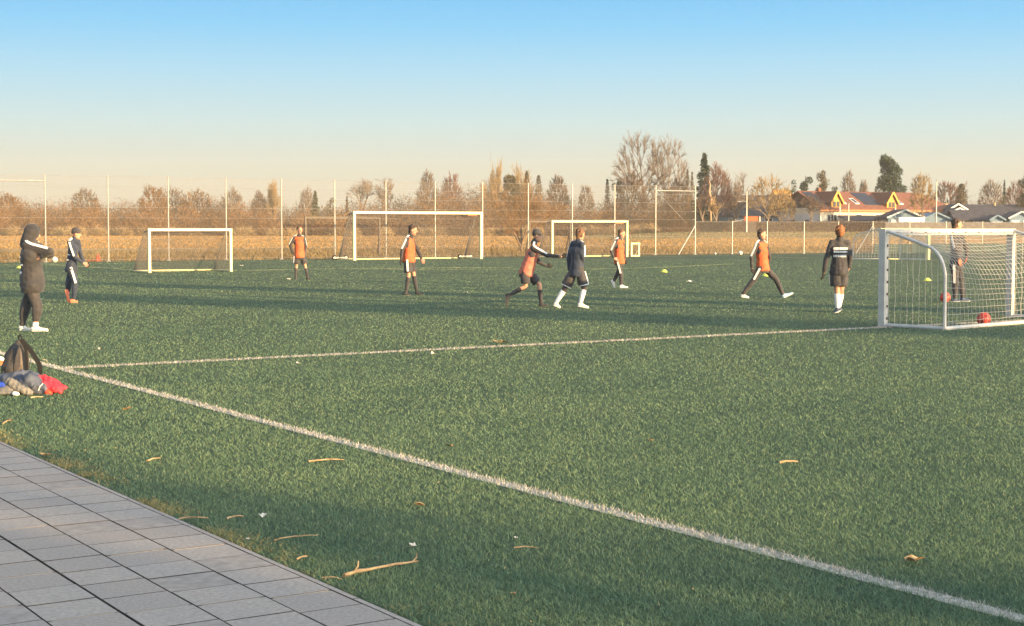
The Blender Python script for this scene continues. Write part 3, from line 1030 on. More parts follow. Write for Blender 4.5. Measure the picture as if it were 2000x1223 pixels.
def dome_tree(seed, Hh, Wd, nt):
    """limbs that fork again and again towards points spread over a domed crown"""
    r = np.random.default_rng(seed)
    d = r.normal(0, 1, (nt, 3)); d[:, 2] = np.abs(d[:, 2]) * 1.1 - .45 * r.uniform(0, 1, nt)
    d /= np.linalg.norm(d, axis=1, keepdims=True)
    lump = 1 - .14 * np.sin(d[:, 0] * 5 + seed) * np.cos(d[:, 1] * 4 + d[:, 2] * 5 + seed * 2)
    T = np.array([0, 0, .50 * Hh]) + d * np.array([Wd / 2, Wd / 2, .50 * Hh]) * (r.uniform(.62, 1, (nt, 1)) ** .6) * lump[:, None]
    T = T[T[:, 2] > .16 * Hh]

    def km(P_, k):
        k = min(k, len(P_))
        c = P_[r.choice(len(P_), k, replace=False)].copy()
        for _ in range(6):
            lab = np.argmin(((P_[:, None] - c[None]) ** 2).sum(2), 1)
            for i in range(k):
                if (lab == i).any(): c[i] = P_[lab == i].mean(0)
        return lab, c
    out = []

    def curve(p0, p1, t0, ra, rb, lv, n=3):
        L = np.linalg.norm(p1 - p0)
        m = p0 + t0 * L * .45 + r.normal(0, .035, 3) * L
        pts = [(1 - t) ** 2 * p0 + 2 * t * (1 - t) * m + t * t * p1 for t in np.linspace(0, 1, n + 1)]
        for i in range(n):
            out.append((pts[i], pts[i + 1], ra + (rb - ra) * i / n, ra + (rb - ra) * (i + 1) / n, lv))
        e = pts[-1] - pts[-2]
        return e / (np.linalg.norm(e) + 1e-9)
    up = np.array([0, 0, 1.])
    R0 = .0135 * Hh
    fork = np.array([r.normal(0, .01) * Hh, r.normal(0, .01) * Hh, .34 * Hh])
    out.append((np.zeros(3), fork * .5, R0 * 1.25, R0, 0)); out.append((fork * .5, fork, R0, R0 * .75, 0))
    fr = [.44, .52, .58]
    ks = [8, 5, 4]
    rad = [R0 * .62, R0 * .36, R0 * .21, R0 * .12]

    def rec(p, t, pts, lv):
        if lv == 3 or len(pts) < 3:
            for q in pts: curve(p, q, t, rad[3], rad[3] * .45, 4, 2)
            return
        lab, c = km(pts, ks[lv])
        for i in range(len(c)):
            s_ = pts[lab == i]
            if not len(s_): continue
            if lv == 0:
                el = min(1, max(0, (c[i][2] / Hh - .3) / .6)); p0 = fork * (.35 + .62 * el); t0 = (c[i] - p0) / np.linalg.norm(c[i] - p0) * .6 + up * .7
            else:
                p0 = p; t0 = t * .8 + up * .2
            q = p0 + (c[i] - p0) * fr[lv]
            t1 = curve(p0, q, t0 / np.linalg.norm(t0), rad[lv], rad[lv + 1] * 1.1, lv + 1, 4 if lv == 0 else 3)
            rec(q, t1, s_, lv + 1)
    rec(fork, up, T, 0)
    return (np.array([o[0] for o in out]), np.array([o[1] for o in out]), np.array([o[2] for o in out]), np.array([o[3] for o in out]), np.array([o[4] for o in out]))


def bare_tree(u, vtop, wpx, Y, kind, label, bark='bark_brown', twig='twig_brown', seed=0, vbase=None, dens=1.0, minr=.016, name="bare_tree", pos=None):
    c = P(u, 450, Y) if pos is None else Vector((pos[0], pos[1], 0)); z0 = terrain(c.x, Y) if pos is None else 0
    if pos is None:
        top = P(u, vtop, Y).z; Hh = top - z0; Wd = wpx / FPX * Y
    else:
        Hh, Wd = pos[2:]; Y = pos[1]
    dm = kind in ('vase', 'oak', 'birch')
    if dm:
        A, B, ra, rb, lv = dome_tree(seed * 13 + 5, Hh, Wd * 1.04, {'vase': 520, 'oak': 620, 'birch': 420}[kind])
    else:
        segs = grow_tree(seed * 31 + 7, kind)
        A = np.array([tuple(s[0]) for s in segs]); B = np.array([tuple(s[1]) for s in segs])
        ra = np.array([s[2] for s in segs]); rb = np.array([s[3] for s in segs]); lv = np.array([s[4] for s in segs])
    # fine twigs at the outer levels
    r = np.random.default_rng(seed)
    outer = np.where(lv >= lv.max() - 1)[0]
    m_ = int(len(outer) * 1.6 * dens)
    pick = r.choice(outer, m_)
    tt = r.uniform(0, 1, (m_, 1))
    a0 = A[pick] * (1 - tt) + B[pick] * tt
    dd = B[pick] - A[pick]; dd /= np.linalg.norm(dd, axis=1, keepdims=True) + 1e-9
    dd = dd + r.normal(0, .55, (m_, 3)) + np.array([0, 0, .25]); dd /= np.linalg.norm(dd, axis=1, keepdims=True)
    b0 = a0 + dd * r.uniform(.03, .085, (m_, 1)) * (Hh * .62 if dm else 1)
    allp = np.concatenate([B, b0])
    zmax = np.quantile(allp[:, 2], .997); xw = np.quantile(np.hypot(allp[:, 0], allp[:, 1]), .95)
    wk = 1.0 if kind in ('vase', 'fan') else 1.35
    S = np.array([Wd / 2 / xw * wk, Wd / 2 / xw * wk, Hh / zmax])
    sr = Hh / zmax
    if dm: S = np.ones(3); sr = 1.0
    root = thing(name, Vector((c.x, Y, z0 - .05)), label, "tree")
    A = A * S; B = B * S; a0 = a0 * S; b0 = b0 * S; S = 1.0
    if kind not in ('fan', 'col') and not dm:          # round the crown off
        cz_ = np.array([0, 0, .56 * Hh]); sem = np.array([Wd / 2, Wd / 2, .46 * Hh])
        def dome(p):
            q = (p - cz_) * np.array([1.12, 1.12, 1.06]); e = np.linalg.norm(q / sem, axis=1, keepdims=True)
            out = q / np.maximum(1, e) ** .6
            res_ = cz_ + out; low_ = p[:, 2:3] < .25 * Hh
            return np.where(low_, p, res_)
        A, B, a0, b0 = dome(A), dome(B), dome(a0), dome(b0)
    k0 = lv <= 1
    V_, Q_ = seg_tubes(A[k0] * S, B[k0] * S, np.maximum(ra[k0] * sr, .04), np.maximum(rb[k0] * sr, .03), 6)
    mobj("trunk", npmesh("trunk", V_, Q_, mats=[M[bark]], smooth=True), root)
    k1 = ~k0
    A2 = np.concatenate([A[k1], a0]) * S; B2 = np.concatenate([B[k1], b0]) * S
    r1 = np.concatenate([np.maximum(ra[k1] * sr * .8, minr), np.full(m_, minr * .9)])
    r2 = np.concatenate([np.maximum(rb[k1] * sr * .8, minr * .9), np.full(m_, minr * .35)])
    V_, Q_ = seg_tubes(A2, B2, r1, r2, 3)
    tn = np.repeat(np.clip(r.normal(.5, .25, len(A2)), 0, 1), 6)
    mobj("crown", npmesh("crown", V_, Q_, mats=[M[twig]], tone=tn), root)
    return root


def tri_cloud(C, D, Ln, Wd):
    """slender triangles from C along D"""
    n = len(C)
    s = np.cross(D, rng.normal(0, 1, (n, 3))); s /= np.linalg.norm(s, axis=1, keepdims=True) + 1e-9
    V = np.stack([C - s * Wd[:, None] / 2, C + s * Wd[:, None] / 2, C + D * Ln[:, None]], 1).reshape(-1, 3)
    return V, np.arange(n * 3).reshape(-1, 3)


def conifer(u, vtop, wpx, Y, shape, label, mt='needle', n=5000, seed=1, name="conifer"):
    c = P(u, 450, Y); z0 = terrain(c.x, Y)
    Hh = P(u, vtop, Y).z - z0; Wd = wpx / FPX * Y / 2
    r = np.random.default_rng(seed)
    root = thing(name, Vector((c.x, Y, z0 - .05)), label, "tree")
    b = MB(); b.tube([(0, 0, 0), (.05, 0, Hh * .5), (0, 0, Hh * .97)], [.02 * Hh, .014 * Hh, .004 * Hh], k=6)
    V0 = b.mesh("trunk", M['bark_brown']); mobj("trunk", V0, root)
    az = r.uniform(0, 6.28, n)
    if shape == 'spruce':
        t = r.uniform(.08, 1, n) ** .8
        tier = .55 * np.round(t * 12 + .5 * np.sin(az * 2)) / 12 + .45 * t
        prof = (1 - tier * .97) * (.75 + .35 * np.sin(az * 3 + tier * 40))
        rr = prof * Wd * 1.35 * np.sqrt(r.uniform(.05, 1, n))
        z = tier * Hh - rr * .28 + r.normal(0, .012, n) * Hh
        D = np.stack([np.cos(az), np.sin(az), np.full(n, -.25)], 1)
        C = np.stack([np.cos(az) * rr, np.sin(az) * rr, z], 1)
    elif shape == 'cypress':
        t = r.uniform(.03, 1, n)
        prof = np.clip(np.sin(np.pi * np.clip(t * .85 + .13, 0, 1)) ** .7, .04, 1) * (.8 + .25 * np.sin(az * 4 + t * 20))
        rr = prof * Wd * np.sqrt(r.uniform(.2, 1, n)); z = t * Hh
        D = np.stack([np.cos(az) * .4, np.sin(az) * .4, np.full(n, 1.0)], 1)
        C = np.stack([np.cos(az) * rr, np.sin(az) * rr, z], 1)
    else:                                   # pine or round crown: clumps on limbs
        nc = 26 if shape == 'pine' else 16
        lo = .38 if shape == 'pine' else .25
        cz = r.uniform(lo, .93, nc); ca = r.uniform(0, 6.28, nc)
        env = np.sin(np.pi * np.clip((cz - lo + .15) / (1.12 - lo + .08), 0, 1)) ** .55
        cr_ = env * Wd * r.uniform(.25, .80, nc)
        cc = np.stack([np.cos(ca) * cr_, np.sin(ca) * cr_, cz * Hh], 1)
        cs = np.stack([r.uniform(.24, .42, nc) * Wd, r.uniform(.24, .42, nc) * Wd, r.uniform(.045, .075, nc) * Hh], 1)
        id_ = r.integers(0, nc, n)
        g = r.normal(0, 1, (n, 3)); g /= np.linalg.norm(g, axis=1, keepdims=True)
        C = cc[id_] + g * cs[id_] * (r.uniform(.3, 1, (n, 1)) ** .5)
        D = g * .8 + np.array([0, 0, .5])
        b = MB()
        for i in range(nc):
            b.tube([(0, 0, cz[i] * Hh - abs(cr_[i]) * .5), tuple(cc[i] * np.array([.5, .5, 1]) - np.array([0, 0, .2 * Wd * .3])), tuple(cc[i])], [.05, .04, .02], k=4)
        mobj("limbs", b.mesh("limbs", M['bark_brown']), root)
    D = D + r.normal(0, .45, (n, 3)); D /= np.linalg.norm(D, axis=1, keepdims=True)
    V_, T_ = tri_cloud(C, D, r.uniform(.25, .6, n) * (.35 + Wd * .15), r.uniform(.10, .22, n) * (.5 + Wd * .15))
    mobj("crown", npmesh("crown", V_, None, T_, [M[mt]], np.repeat(r.uniform(0, 1, n), 3)), root)
    return root


def shrub_mass(name, prof, Y0, Y1, n, mt, label, cat, seed, hmin=0.0, wid=(.05, .09), ln=(.3, .85), as_stuff=True, bulge=1.0):
    """a thicket: rounded bushes packed along a belt whose top follows prof [(u, v)]"""
    r = np.random.default_rng(seed)
    us = np.array([p[0] for p in prof]); vs = np.array([p[1] for p in prof])
    nb = int(n / 420)
    bu = r.uniform(us[0], us[-1], nb); bY = r.uniform(Y0, Y1, nb)
    btop = np.interp(bu, us, vs) + np.abs(r.normal(0, 5.5, nb)) + (bY < (Y0 + Y1) / 2) * r.uniform(0, 32, nb)
    bx = (bu - 1000) / FPX * bY
    bz0 = np.array([terrain(a, b_) for a, b_ in zip(bx, bY)])
    H = np.maximum(CAMH + (444 - btop) / FPX * bY - bz0, 1.2)
    Wb = np.clip(H * r.uniform(.35, .6, nb), 1.0, 4.5) * bulge
    id_ = r.integers(0, nb, n)
    g = r.normal(0, 1, (n, 3)); g /= np.linalg.norm(g, axis=1, keepdims=True)
    g[:, 2] = np.abs(g[:, 2])
    rad = r.uniform(.15, 1, n) ** .45
    C = np.stack([bx[id_] + g[:, 0] * Wb[id_] * rad, bY[id_] + g[:, 1] * Wb[id_] * rad, bz0[id_] + g[:, 2] * H[id_] * rad * .93], 1)
    C[:, 2] *= 1
    low = r.uniform(0, 1, n) < .38
    C[low, 2] = bz0[id_][low] + (C[low, 2] - bz0[id_][low]) * r.uniform(0, .6, low.sum())
    D = np.stack([g[:, 0] * .6, g[:, 1] * .6, np.full(n, .45)], 1) + r.normal(0, .6, (n, 3))
    D /= np.linalg.norm(D, axis=1, keepdims=True)
    V_, T_ = tri_cloud(C, D, r.uniform(*ln, n), r.uniform(*wid, n))
    bt = r.normal(.45, .28, nb)
    tn = np.repeat(np.clip(bt[id_] + r.normal(0, .2, n), 0, 1), 3)
    o = mobj(name, npmesh(name, V_, None, T_, [M[mt]], tn))
    return tag(o, label, cat, kind="stuff" if as_stuff else None)


prof = [(-140, 372), (-40, 374), (0, 378), (40, 386), (100, 392), (140, 388), (200, 390), (240, 396), (285, 388), (340, 380), (400, 384), (450, 386), (510, 392),
        (560, 396), (620, 402), (665, 400), (700, 388), (760, 384), (800, 378), (830, 366), (870, 360), (905, 358), (950, 362), (1000, 366), (1060, 368), (1100, 376),
        (1150, 396), (1180, 390), (1230, 376), (1290, 372), (1345, 376), (1375, 392)]
shrub_mass("thicket", [(a, b_ - 5) for a, b_ in prof], 222, 252, 250000, 'twig_orange', "long belt of bare orange brown thicket behind the meadow", "thicket", 3)
shrub_mass("thicket", [(a, b_ - 14) for a, b_ in prof], 246, 275, 90000, 'twig_brown', "darker bare brush rising behind the orange brown thicket", "thicket", 8)
shrub_mass("undergrowth", [(-140, 440), (300, 441), (700, 440), (1000, 441), (1240, 436), (1348, 432)], 214, 222, 26000, 'twig_gold', "pale golden reeds along the foot of the thicket", "undergrowth", 12, ln=(.4, 1.0), wid=(.04, .08))
shrub_mass("thicket", [(1350, 392), (1440, 398), (1500, 392), (1545, 385), (1600, 376), (1700, 372), (1800, 378), (1850, 380), (1900, 372), (1960, 368), (2060, 360)], 262, 285, 42000, 'twig_red', "reddish brown bare brush rising behind the houses on the right", "thicket", 15)

BT = [  # u, vtop, width px, Y, kind, bark, twig, label
 (168, 364, 62, 240, 'oak', 'bark_brown', 'twig_brown', "dense round brown tree left of the small fine netted goal"),
 (18, 374, 60, 235, 'oak', 'bark_brown', 'twig_orange', "low spreading bare tree at the far left edge"),
 (300, 358, 60, 240, 'oak', 'bark_brown', 'twig_orange', "bare tree rising above the left post of the small goal"),
 (338, 362, 60, 245, 'birch', 'bark_brown', 'twig_brown', "bare tree with loose twigs right behind the fence post over the small goal"),
 (385, 368, 70, 240, 'oak', 'bark_brown', 'twig_orange', "wide low orange brown tree above the middle of the small goal"),
 (455, 364, 48, 235, 'birch', 'bark_pale', 'twig_grey', "pale thin bare tree above the small goal's right post"),
 (508, 372, 34, 245, 'oak', 'bark_brown', 'twig_brown', "small bare tree left of the columnar one"),
 (537, 351, 24, 235, 'col', 'bark_brown', 'twig_gold', "narrow columnar bare poplar in the left half of the thicket"),
 (600, 364, 34, 240, 'birch', 'bark_pale', 'twig_grey', "thin pale bare tree above the far player"),
 (706, 346, 56, 240, 'thin', 'bark_brown', 'twig_grey', "open bare tree with stiff upright twigs over the large goal's left corner"),
 (745, 342, 66, 240, 'thin', 'bark_brown', 'twig_grey', "open bare tree with stiff twigs right of another like it over the large goal"),
 (835, 329, 44, 240, 'birch', 'bark_pale', 'twig_grey', "tall pale bare tree over the middle of the large goal"),
 (882, 335, 48, 240, 'birch', 'bark_brown', 'twig_red', "reddish bare birch over the right part of the large goal"),
 (965, 311, 64, 245, 'fan', 'bark_pale', 'twig_gold', "bare tree with long pale shoots fanning out to the left"),
 (1015, 320, 64, 248, 'fan', 'bark_pale', 'twig_gold', "bare fan shaped tree above the two small brown conifers"),
 (1090, 339, 46, 242, 'oak', 'bark_brown', 'twig_brown', "small rounded bare tree above the medium goal's left end"),
 (1145, 358, 34, 262, 'birch', 'bark_pale', 'twig_grey', "faint thin bare tree in the dip of the skyline"),
 (1254, 250, 116, 246, 'vase', 'bark_pale', 'twig_grey', "tallest bare tree with a broad vase shaped crown"),
 (1303, 260, 92, 246, 'vase', 'bark_pale', 'twig_grey', "slightly shorter bare tree touching the tallest one on its right"),
 (1235, 330, 60, 240, 'oak', 'bark_brown', 'twig_brown', "low bare tree under the left half of the tallest tree"),
 (1325, 345, 56, 242, 'oak', 'bark_brown', 'twig_brown', "low bare tree under the right half of the big tree pair"),
 (1400, 318, 62, 226, 'oak', 'bark_brown', 'twig_red', "reddish brown tree beside the tall spruce"),
 (1438, 337, 72, 232, 'fan', 'bark_pale', 'twig_grey', "wide pale bare tree behind the dark house"),
 (1500, 340, 88, 222, 'vase', 'bark_pale', 'twig_gold', "sunlit dense golden tree left of the red roofed house"),
 (1373, 376, 40, 214, 'thin', 'bark_pale', 'twig_brown', "young thin tree with a Y fork right of the tall fence's end"),
 (1400, 384, 34, 214, 'thin', 'bark_pale', 'twig_gold', "slim young tree second to the right of the tall fence's end"),
 (1526, 372, 60, 214, 'oak', 'bark_pale', 'twig_gold', "street tree with an olive trunk before the house's shaded gable"),
 (1587, 378, 46, 213, 'thin', 'bark_pale', 'twig_brown', "thin forked street tree before the house's front corner"),
 (1656, 332, 30, 262, 'birch', 'bark_pale', 'twig_grey', "faint bare tree rising behind the red roof's middle"),
 (1686, 350, 22, 262, 'birch', 'bark_pale', 'twig_grey', "tiny bare tree top between the red roof's dormers"),
 (1800, 334, 52, 214, 'birch', 'bark_pale', 'twig_gold', "slender bare street tree right of the red roofed house"),
 (1850, 350, 60, 250, 'oak', 'bark_brown', 'twig_red', "reddish bare tree behind the dark roofed bungalow"),
 (1878, 350, 40, 255, 'thin', 'bark_pale', 'twig_red', "bare tree with stiff upright shoots behind the white gables"),
 (1935, 347, 50, 250, 'birch', 'bark_pale', 'twig_grey', "pale bare tree above the long dark roof"),
 (1985, 352, 60, 252, 'oak', 'bark_brown', 'twig_red', "dense reddish bare tree at the right edge"),
]
for i, (u, vt, wp, Y, kd, bk_, tw, lab) in enumerate(BT):
    bare_tree(u, vt, wp, Y, kd, lab, bk_, tw, seed=i + 3, minr=.020, dens=(1.0 if kd in ('thin', 'fan', 'col') else 1.5) if vt > 300 else 1.1)
CT = [(616, 374, 30, 232, 'spruce', 'needle', 2600, "small dark spruce in the left part of the thicket"),
 (645, 383, 26, 240, 'pine', 'needle_brown', 1500, "small scraggy pine just right of the small dark spruce"),
 (678, 384, 14, 240, 'spruce', 'needle_brown', 900, "tiny pointed conifer left of the large goal"),
 (988, 336, 56, 236, 'round', 'needle_brown', 5200, "round brownish evergreen in front of the fan shaped bare trees"),
 (1029, 334, 20, 236, 'cypress', 'needle_brown', 1800, "pointed brown conifer right of the round evergreen"),
 (1052, 343, 22, 236, 'cypress', 'needle_brown', 1800, "shorter pointed brown conifer next to the taller pointed one"),
 (1186, 350, 15, 250, 'cypress', 'needle', 1500, "small dark evergreen column in the dip left of the tallest tree"),
 (1206, 346, 26, 250, 'round', 'needle', 2200, "dark rounded evergreen at the foot of the tallest tree"),
 (1342, 331, 12, 240, 'cypress', 'needle_brown', 1300, "thin cypress right of the big tree pair, the taller of two"),
 (1351, 336, 10, 240, 'cypress', 'needle_brown', 1100, "thin cypress right of the big tree pair, the shorter of two"),
 (1375, 302, 66, 230, 'spruce', 'needle', 6500, "tall dark spruce at the end of the tall fence"),
 (1546, 348, 22, 240, 'round', 'needle', 1500, "small dark evergreen left of the red roof's gable"),
 (1572, 338, 36, 244, 'round', 'needle', 4200, "round dark evergreen above the red roof's gable"),
 (1605, 332, 30, 246, 'pine', 'needle_brown', 2400, "small pine with separate clumps above the red roof"),
 (1632, 360, 24, 250, 'round', 'needle', 1400, "low evergreen top just over the ridge beside the left dormer"),
 (1737, 298, 62, 252, 'pine', 'needle', 9000, "tall dark pine towering over the right end of the red roof"),
 (1876, 360, 34, 246, 'cypress', 'needle_brown', 2400, "dark brown evergreen behind the white gables"),
 (1960, 352, 14, 244, 'spruce', 'needle', 1100, "small pointed spruce above the long dark roof"),
 (2006, 334, 46, 236, 'pine', 'needle_brown', 3000, "brown pine reaching in from the right edge")]
for i, (u, vt, wp, Y, sh, mt_, n_, lab) in enumerate(CT):
    conifer(u, vt, wp, Y, sh, lab, mt_, n_, seed=i + 50, name="evergreen" if sh == 'round' else ("pine_tree" if sh == 'pine' else "conifer"))
dt0 = P(1389, 446, 216); dt0.z = terrain(dt0.x, 216)
dead = thing("dead_tree", dt0, "sunlit pale twisted dead trunk in front of the reddish tree", "tree")
b = MB()
b.tube([dt0, P(1388, 420, 216), P(1387, 404, 216), P(1389, 390, 216), P(1385, 374, 216), P(1387, 362, 216), P(1385, 351, 216)], [.15, .14, .14, .19, .17, .13, .04], k=8)
b.tube([P(1388, 404, 216), P(1393, 394, 216.3), P(1397, 384, 216.4)], [.09, .08, .03], k=6)
b.build("trunk", M['bark_bleached'], dead, True)
# lone leaning tree just beyond the tall fence, left of the medium goal
bare_tree(1018, 352, 130, 104, 'fan', "sparse bare tree with a leaning forked trunk just beyond the tall fence", 'bark_brown', 'twig_orange', seed=91, minr=.010, dens=.8)


def hedge(name, u0, u1, Y, vt, mt, label, n, seed, dep=1.4):
    r = np.random.default_rng(seed)
    x0 = (u0 - 1000) / FPX * Y; x1 = (u1 - 1000) / FPX * Y
    X = r.uniform(x0, x1, n); YY = Y + r.uniform(-dep / 2, dep / 2, n)
    z0 = np.array([terrain(a, b_) for a, b_ in zip(X, YY)]); Hh = CAMH + (444 - vt) / FPX * Y - z0
    f = r.uniform(0, 1, n) ** .7; face = r.uniform(0, 1, n) < .6
    YY[face] = Y - dep / 2 + np.abs(r.normal(0, .07, face.sum()))
    Z = z0 + f * Hh * (1 + .04 * np.sin(X * .9) + r.normal(0, .012, n))
    D = r.normal(0, 1, (n, 3)) + np.array([0, -.3, .5]); D /= np.linalg.norm(D, axis=1, keepdims=True)
    V_, T_ = tri_cloud(np.stack([X, YY, Z], 1), D, r.uniform(.12, .30, n), r.uniform(.07, .14, n))
    b = MB()
    n2 = 24
    for i in range(n2):
        xa = x0 + (x1 - x0) * i / n2; xb = x0 + (x1 - x0) * (i + 1) / n2; zb = terrain((xa + xb) / 2, Y)
        b.box(((xa + xb) / 2, Y, zb + (Hh.mean() - .15) / 2), (xb - xa, dep * .8, Hh.mean() - .15))
    c0 = Vector(((x0 + x1) / 2, Y, terrain((x0 + x1) / 2, Y)))
    root = thing(name, c0, label, "hedge")
    b.build("inner_growth", M['bark_brown'], root)
    mobj("foliage", npmesh("foliage", V_ - np.array([tuple(c0)]), None, T_, [M[mt]], np.repeat(r.uniform(0, 1, n), 3)), root)


hedge("clipped_hedge", 1352, 1730, 210, 433, 'twig_brown', "long clipped brown hedge in front of the red roofed house", 22000, 70)

# ------------------------------------------------------------------ houses beyond the meadow
M['tile_red'] = mat("red roof tiles", (.150, .060, .038), (.205, .086, .055), rough=.8, scale=2.5, bump=.03, bscale=9)
M['tile_dark'] = mat("dark roof felt", (.045, .042, .050), (.075, .070, .078), rough=.85, scale=1.5)
M['solar'] = mat("solar panel", (.02, .022, .035), rough=.3)
M['plaster'] = mat("pale plaster", (.62, .56, .44), (.70, .64, .52), rough=.9, scale=1.5)
M['gable_boards'] = mat("brown gable boards", (.13, .095, .080), (.19, .14, .12), rough=.85, scale=3)
M['white_wall'] = mat("white painted wall", (.50, .52, .54), (.58, .60, .62), rough=.8, scale=1)
M['blue_board'] = mat("blue grey boards", (.13, .20, .27), (.19, .27, .35), rough=.8, scale=2)
M['yellow_trim'] = mat("yellow boards and orange lit roof", (.58, .27, .045), (.64, .33, .07), rough=.6, scale=2)
M['trim'] = mat("white trim boards", (.80, .78, .72), rough=.5)
M['glass'] = mat("window glass", (.03, .035, .045), rough=.12, spec=.6)
M['brick'] = mat("yellow chimney brick", (.52, .36, .18), (.60, .44, .24), rough=.9, scale=5)
M['dark_wood'] = mat("dark stained boards", (.055, .050, .050), (.09, .08, .075), rough=.85, scale=2)
M['fence_board'] = mat("grey fence boards", (.12, .11, .105), (.18, .165, .155), rough=.9, scale=2)
UP = Vector((0, 0, 1))


def gable_house(name, label, C, ax, L, D, z0, ze, zr, wallm, roofm, gablem=None, over=.45, hip=0.0, group=None):
    """C = front left foot, ax = direction of the ridge, D = depth (away from the viewer)"""
    by = Vector((-ax.y, ax.x, 0))
    h = thing(name, Vector((C.x, C.y, z0)), label, "house", group)
    c = Vector((C.x, C.y, 0))
    b = MB(); pt = lambda s, t, z: c + ax * s + by * t + UP * z
    b.poly([pt(0, 0, z0 - .3), pt(L, 0, z0 - .3), pt(L, 0, ze), pt(0, 0, ze)])
    b.poly([pt(L, D, z0 - .3), pt(0, D, z0 - .3), pt(0, D, ze), pt(L, D, ze)])
    b.poly([pt(0, D, z0 - .3), pt(0, 0, z0 - .3), pt(0, 0, ze), pt(0, D, ze)])
    b.poly([pt(L, 0, z0 - .3), pt(L, D, z0 - .3), pt(L, D, ze), pt(L, 0, ze)])
    b.build("wall", M[wallm], h)
    b = MB(); b.poly([pt(-.02, D, ze), pt(-.02, 0, ze), pt(-.02, D / 2, zr - .1)]); b.build("gable", M[gablem or wallm], h)
    if not hip:
        b = MB(); b.poly([pt(L + .02, 0, ze), pt(L + .02, D, ze), pt(L + .02, D / 2, zr - .1)]); b.build("gable", M[gablem or wallm], h)
    sl = (zr - ze) / (D / 2); eo = over; zo = ze - sl * eo
    b = MB(); th = .16
    for dz in (0, th):
        A = pt(-over, -eo, zo + dz); B_ = pt(L + over, -eo, zo + dz)
        Rg0 = pt(-over, D / 2, zr + dz); Rg1 = pt(L + over - hip, D / 2, zr + dz)
        A2 = pt(-over, D + eo, zo + dz); B2 = pt(L + over, D + eo, zo + dz)
        b.poly([A, B_, Rg1, Rg0]); b.poly([B2, A2, Rg0, Rg1])
        if hip: b.poly([B_, B2, Rg1])
    b.poly([pt(-over, -eo, zo), pt(L + over, -eo, zo), pt(L + over, -eo, zo + th), pt(-over, -eo, zo + th)])
    b.poly([pt(-over, -eo, zo), pt(-over, -eo, zo + th), pt(-over, D / 2, zr + th), pt(-over, D / 2, zr)])
    b.poly([pt(-over, D + eo, zo), pt(-over, D + eo, zo + th), pt(-over, D / 2, zr + th), pt(-over, D / 2, zr)])
    rf = b.build("roof", M[roofm], h)
    return h, pt, by, rf


def window(parent, c, w_, h_, ax, fr='trim', gl='glass'):
    by = Vector((-ax.y, ax.x, 0)); f = MB()
    t = .07
    f.box(c + UP * (h_ / 2), (w_ + t, .08, t), (ax, by, UP)); f.box(c - UP * (h_ / 2), (w_ + t, .08, t), (ax, by, UP))
    f.box(c + ax * (w_ / 2), (t, .075, h_ - t), (ax, by, UP)); f.box(c - ax * (w_ / 2), (t, .075, h_ - t), (ax, by, UP))
    f.box(c, (t * .6, .07, h_ - t), (ax, by, UP))
    wo = f.build("window", M[fr], parent)
    g = MB(); g.box(c, (w_ - t, .03, h_ - t), (ax, by, UP)); g.build("pane", M[gl], wo)
    return wo


def roof_patch(b, pt, s0, s1, f0, f1, D, ze, zr, lift=.20, th=.05):
    """quad lying on the front roof slope, f = fraction eave->ridge"""
    q = []
    for s, f in ((s0, f0), (s1, f0), (s1, f1), (s0, f1)):
        q.append(pt(s, D / 2 * f, ze + (zr - ze) * f + lift))
    b.poly(q)
    lo = [p - UP * (th + .12) for p in q]
    for i in range(4): b.poly([q[i], lo[i], lo[(i + 1) % 4], q[(i + 1) % 4]])


# red roofed house
hax = FD.normalized()
C = P(1602, 444, 222); gz = terrain(C.x, C.y)
house, pt, by, rf = gable_house("house", "long red roofed house with two yellow dormers", C, hax, 27.0, 8.4, gz, 4.45, 6.75, 'plaster', 'tile_red', 'gable_boards', over=.6, hip=3.2)
b = MB(); b.poly([pt(-.04, 8.4, gz), pt(-.04, 0, gz), pt(-.04, 0, 3.5), pt(-.04, 8.4, 3.5)]); b.build("gable_wall", M['white_wall'], house)
b = MB(); b.box(pt(13.5, -.62, 4.02), (28.3, .05, .26), (hax, by, UP)); b.build("gutter_board", mat("orange fascia", (.45, .17, .07), rough=.6), house)
for s in (1.9, 2.6, 7.5, 11.5, 15.5, 20):
    window(house, pt(s, -.03, 2.9), 1.1, 1.2, hax)
for t in (2.6, 5.6):
    window(house, pt(-.08, t, 2.35), .7, .7, -by, 'dark_wood')
window(house, pt(-.08, 4.2, 5.0), .6, 1.0, -by, 'dark_wood')
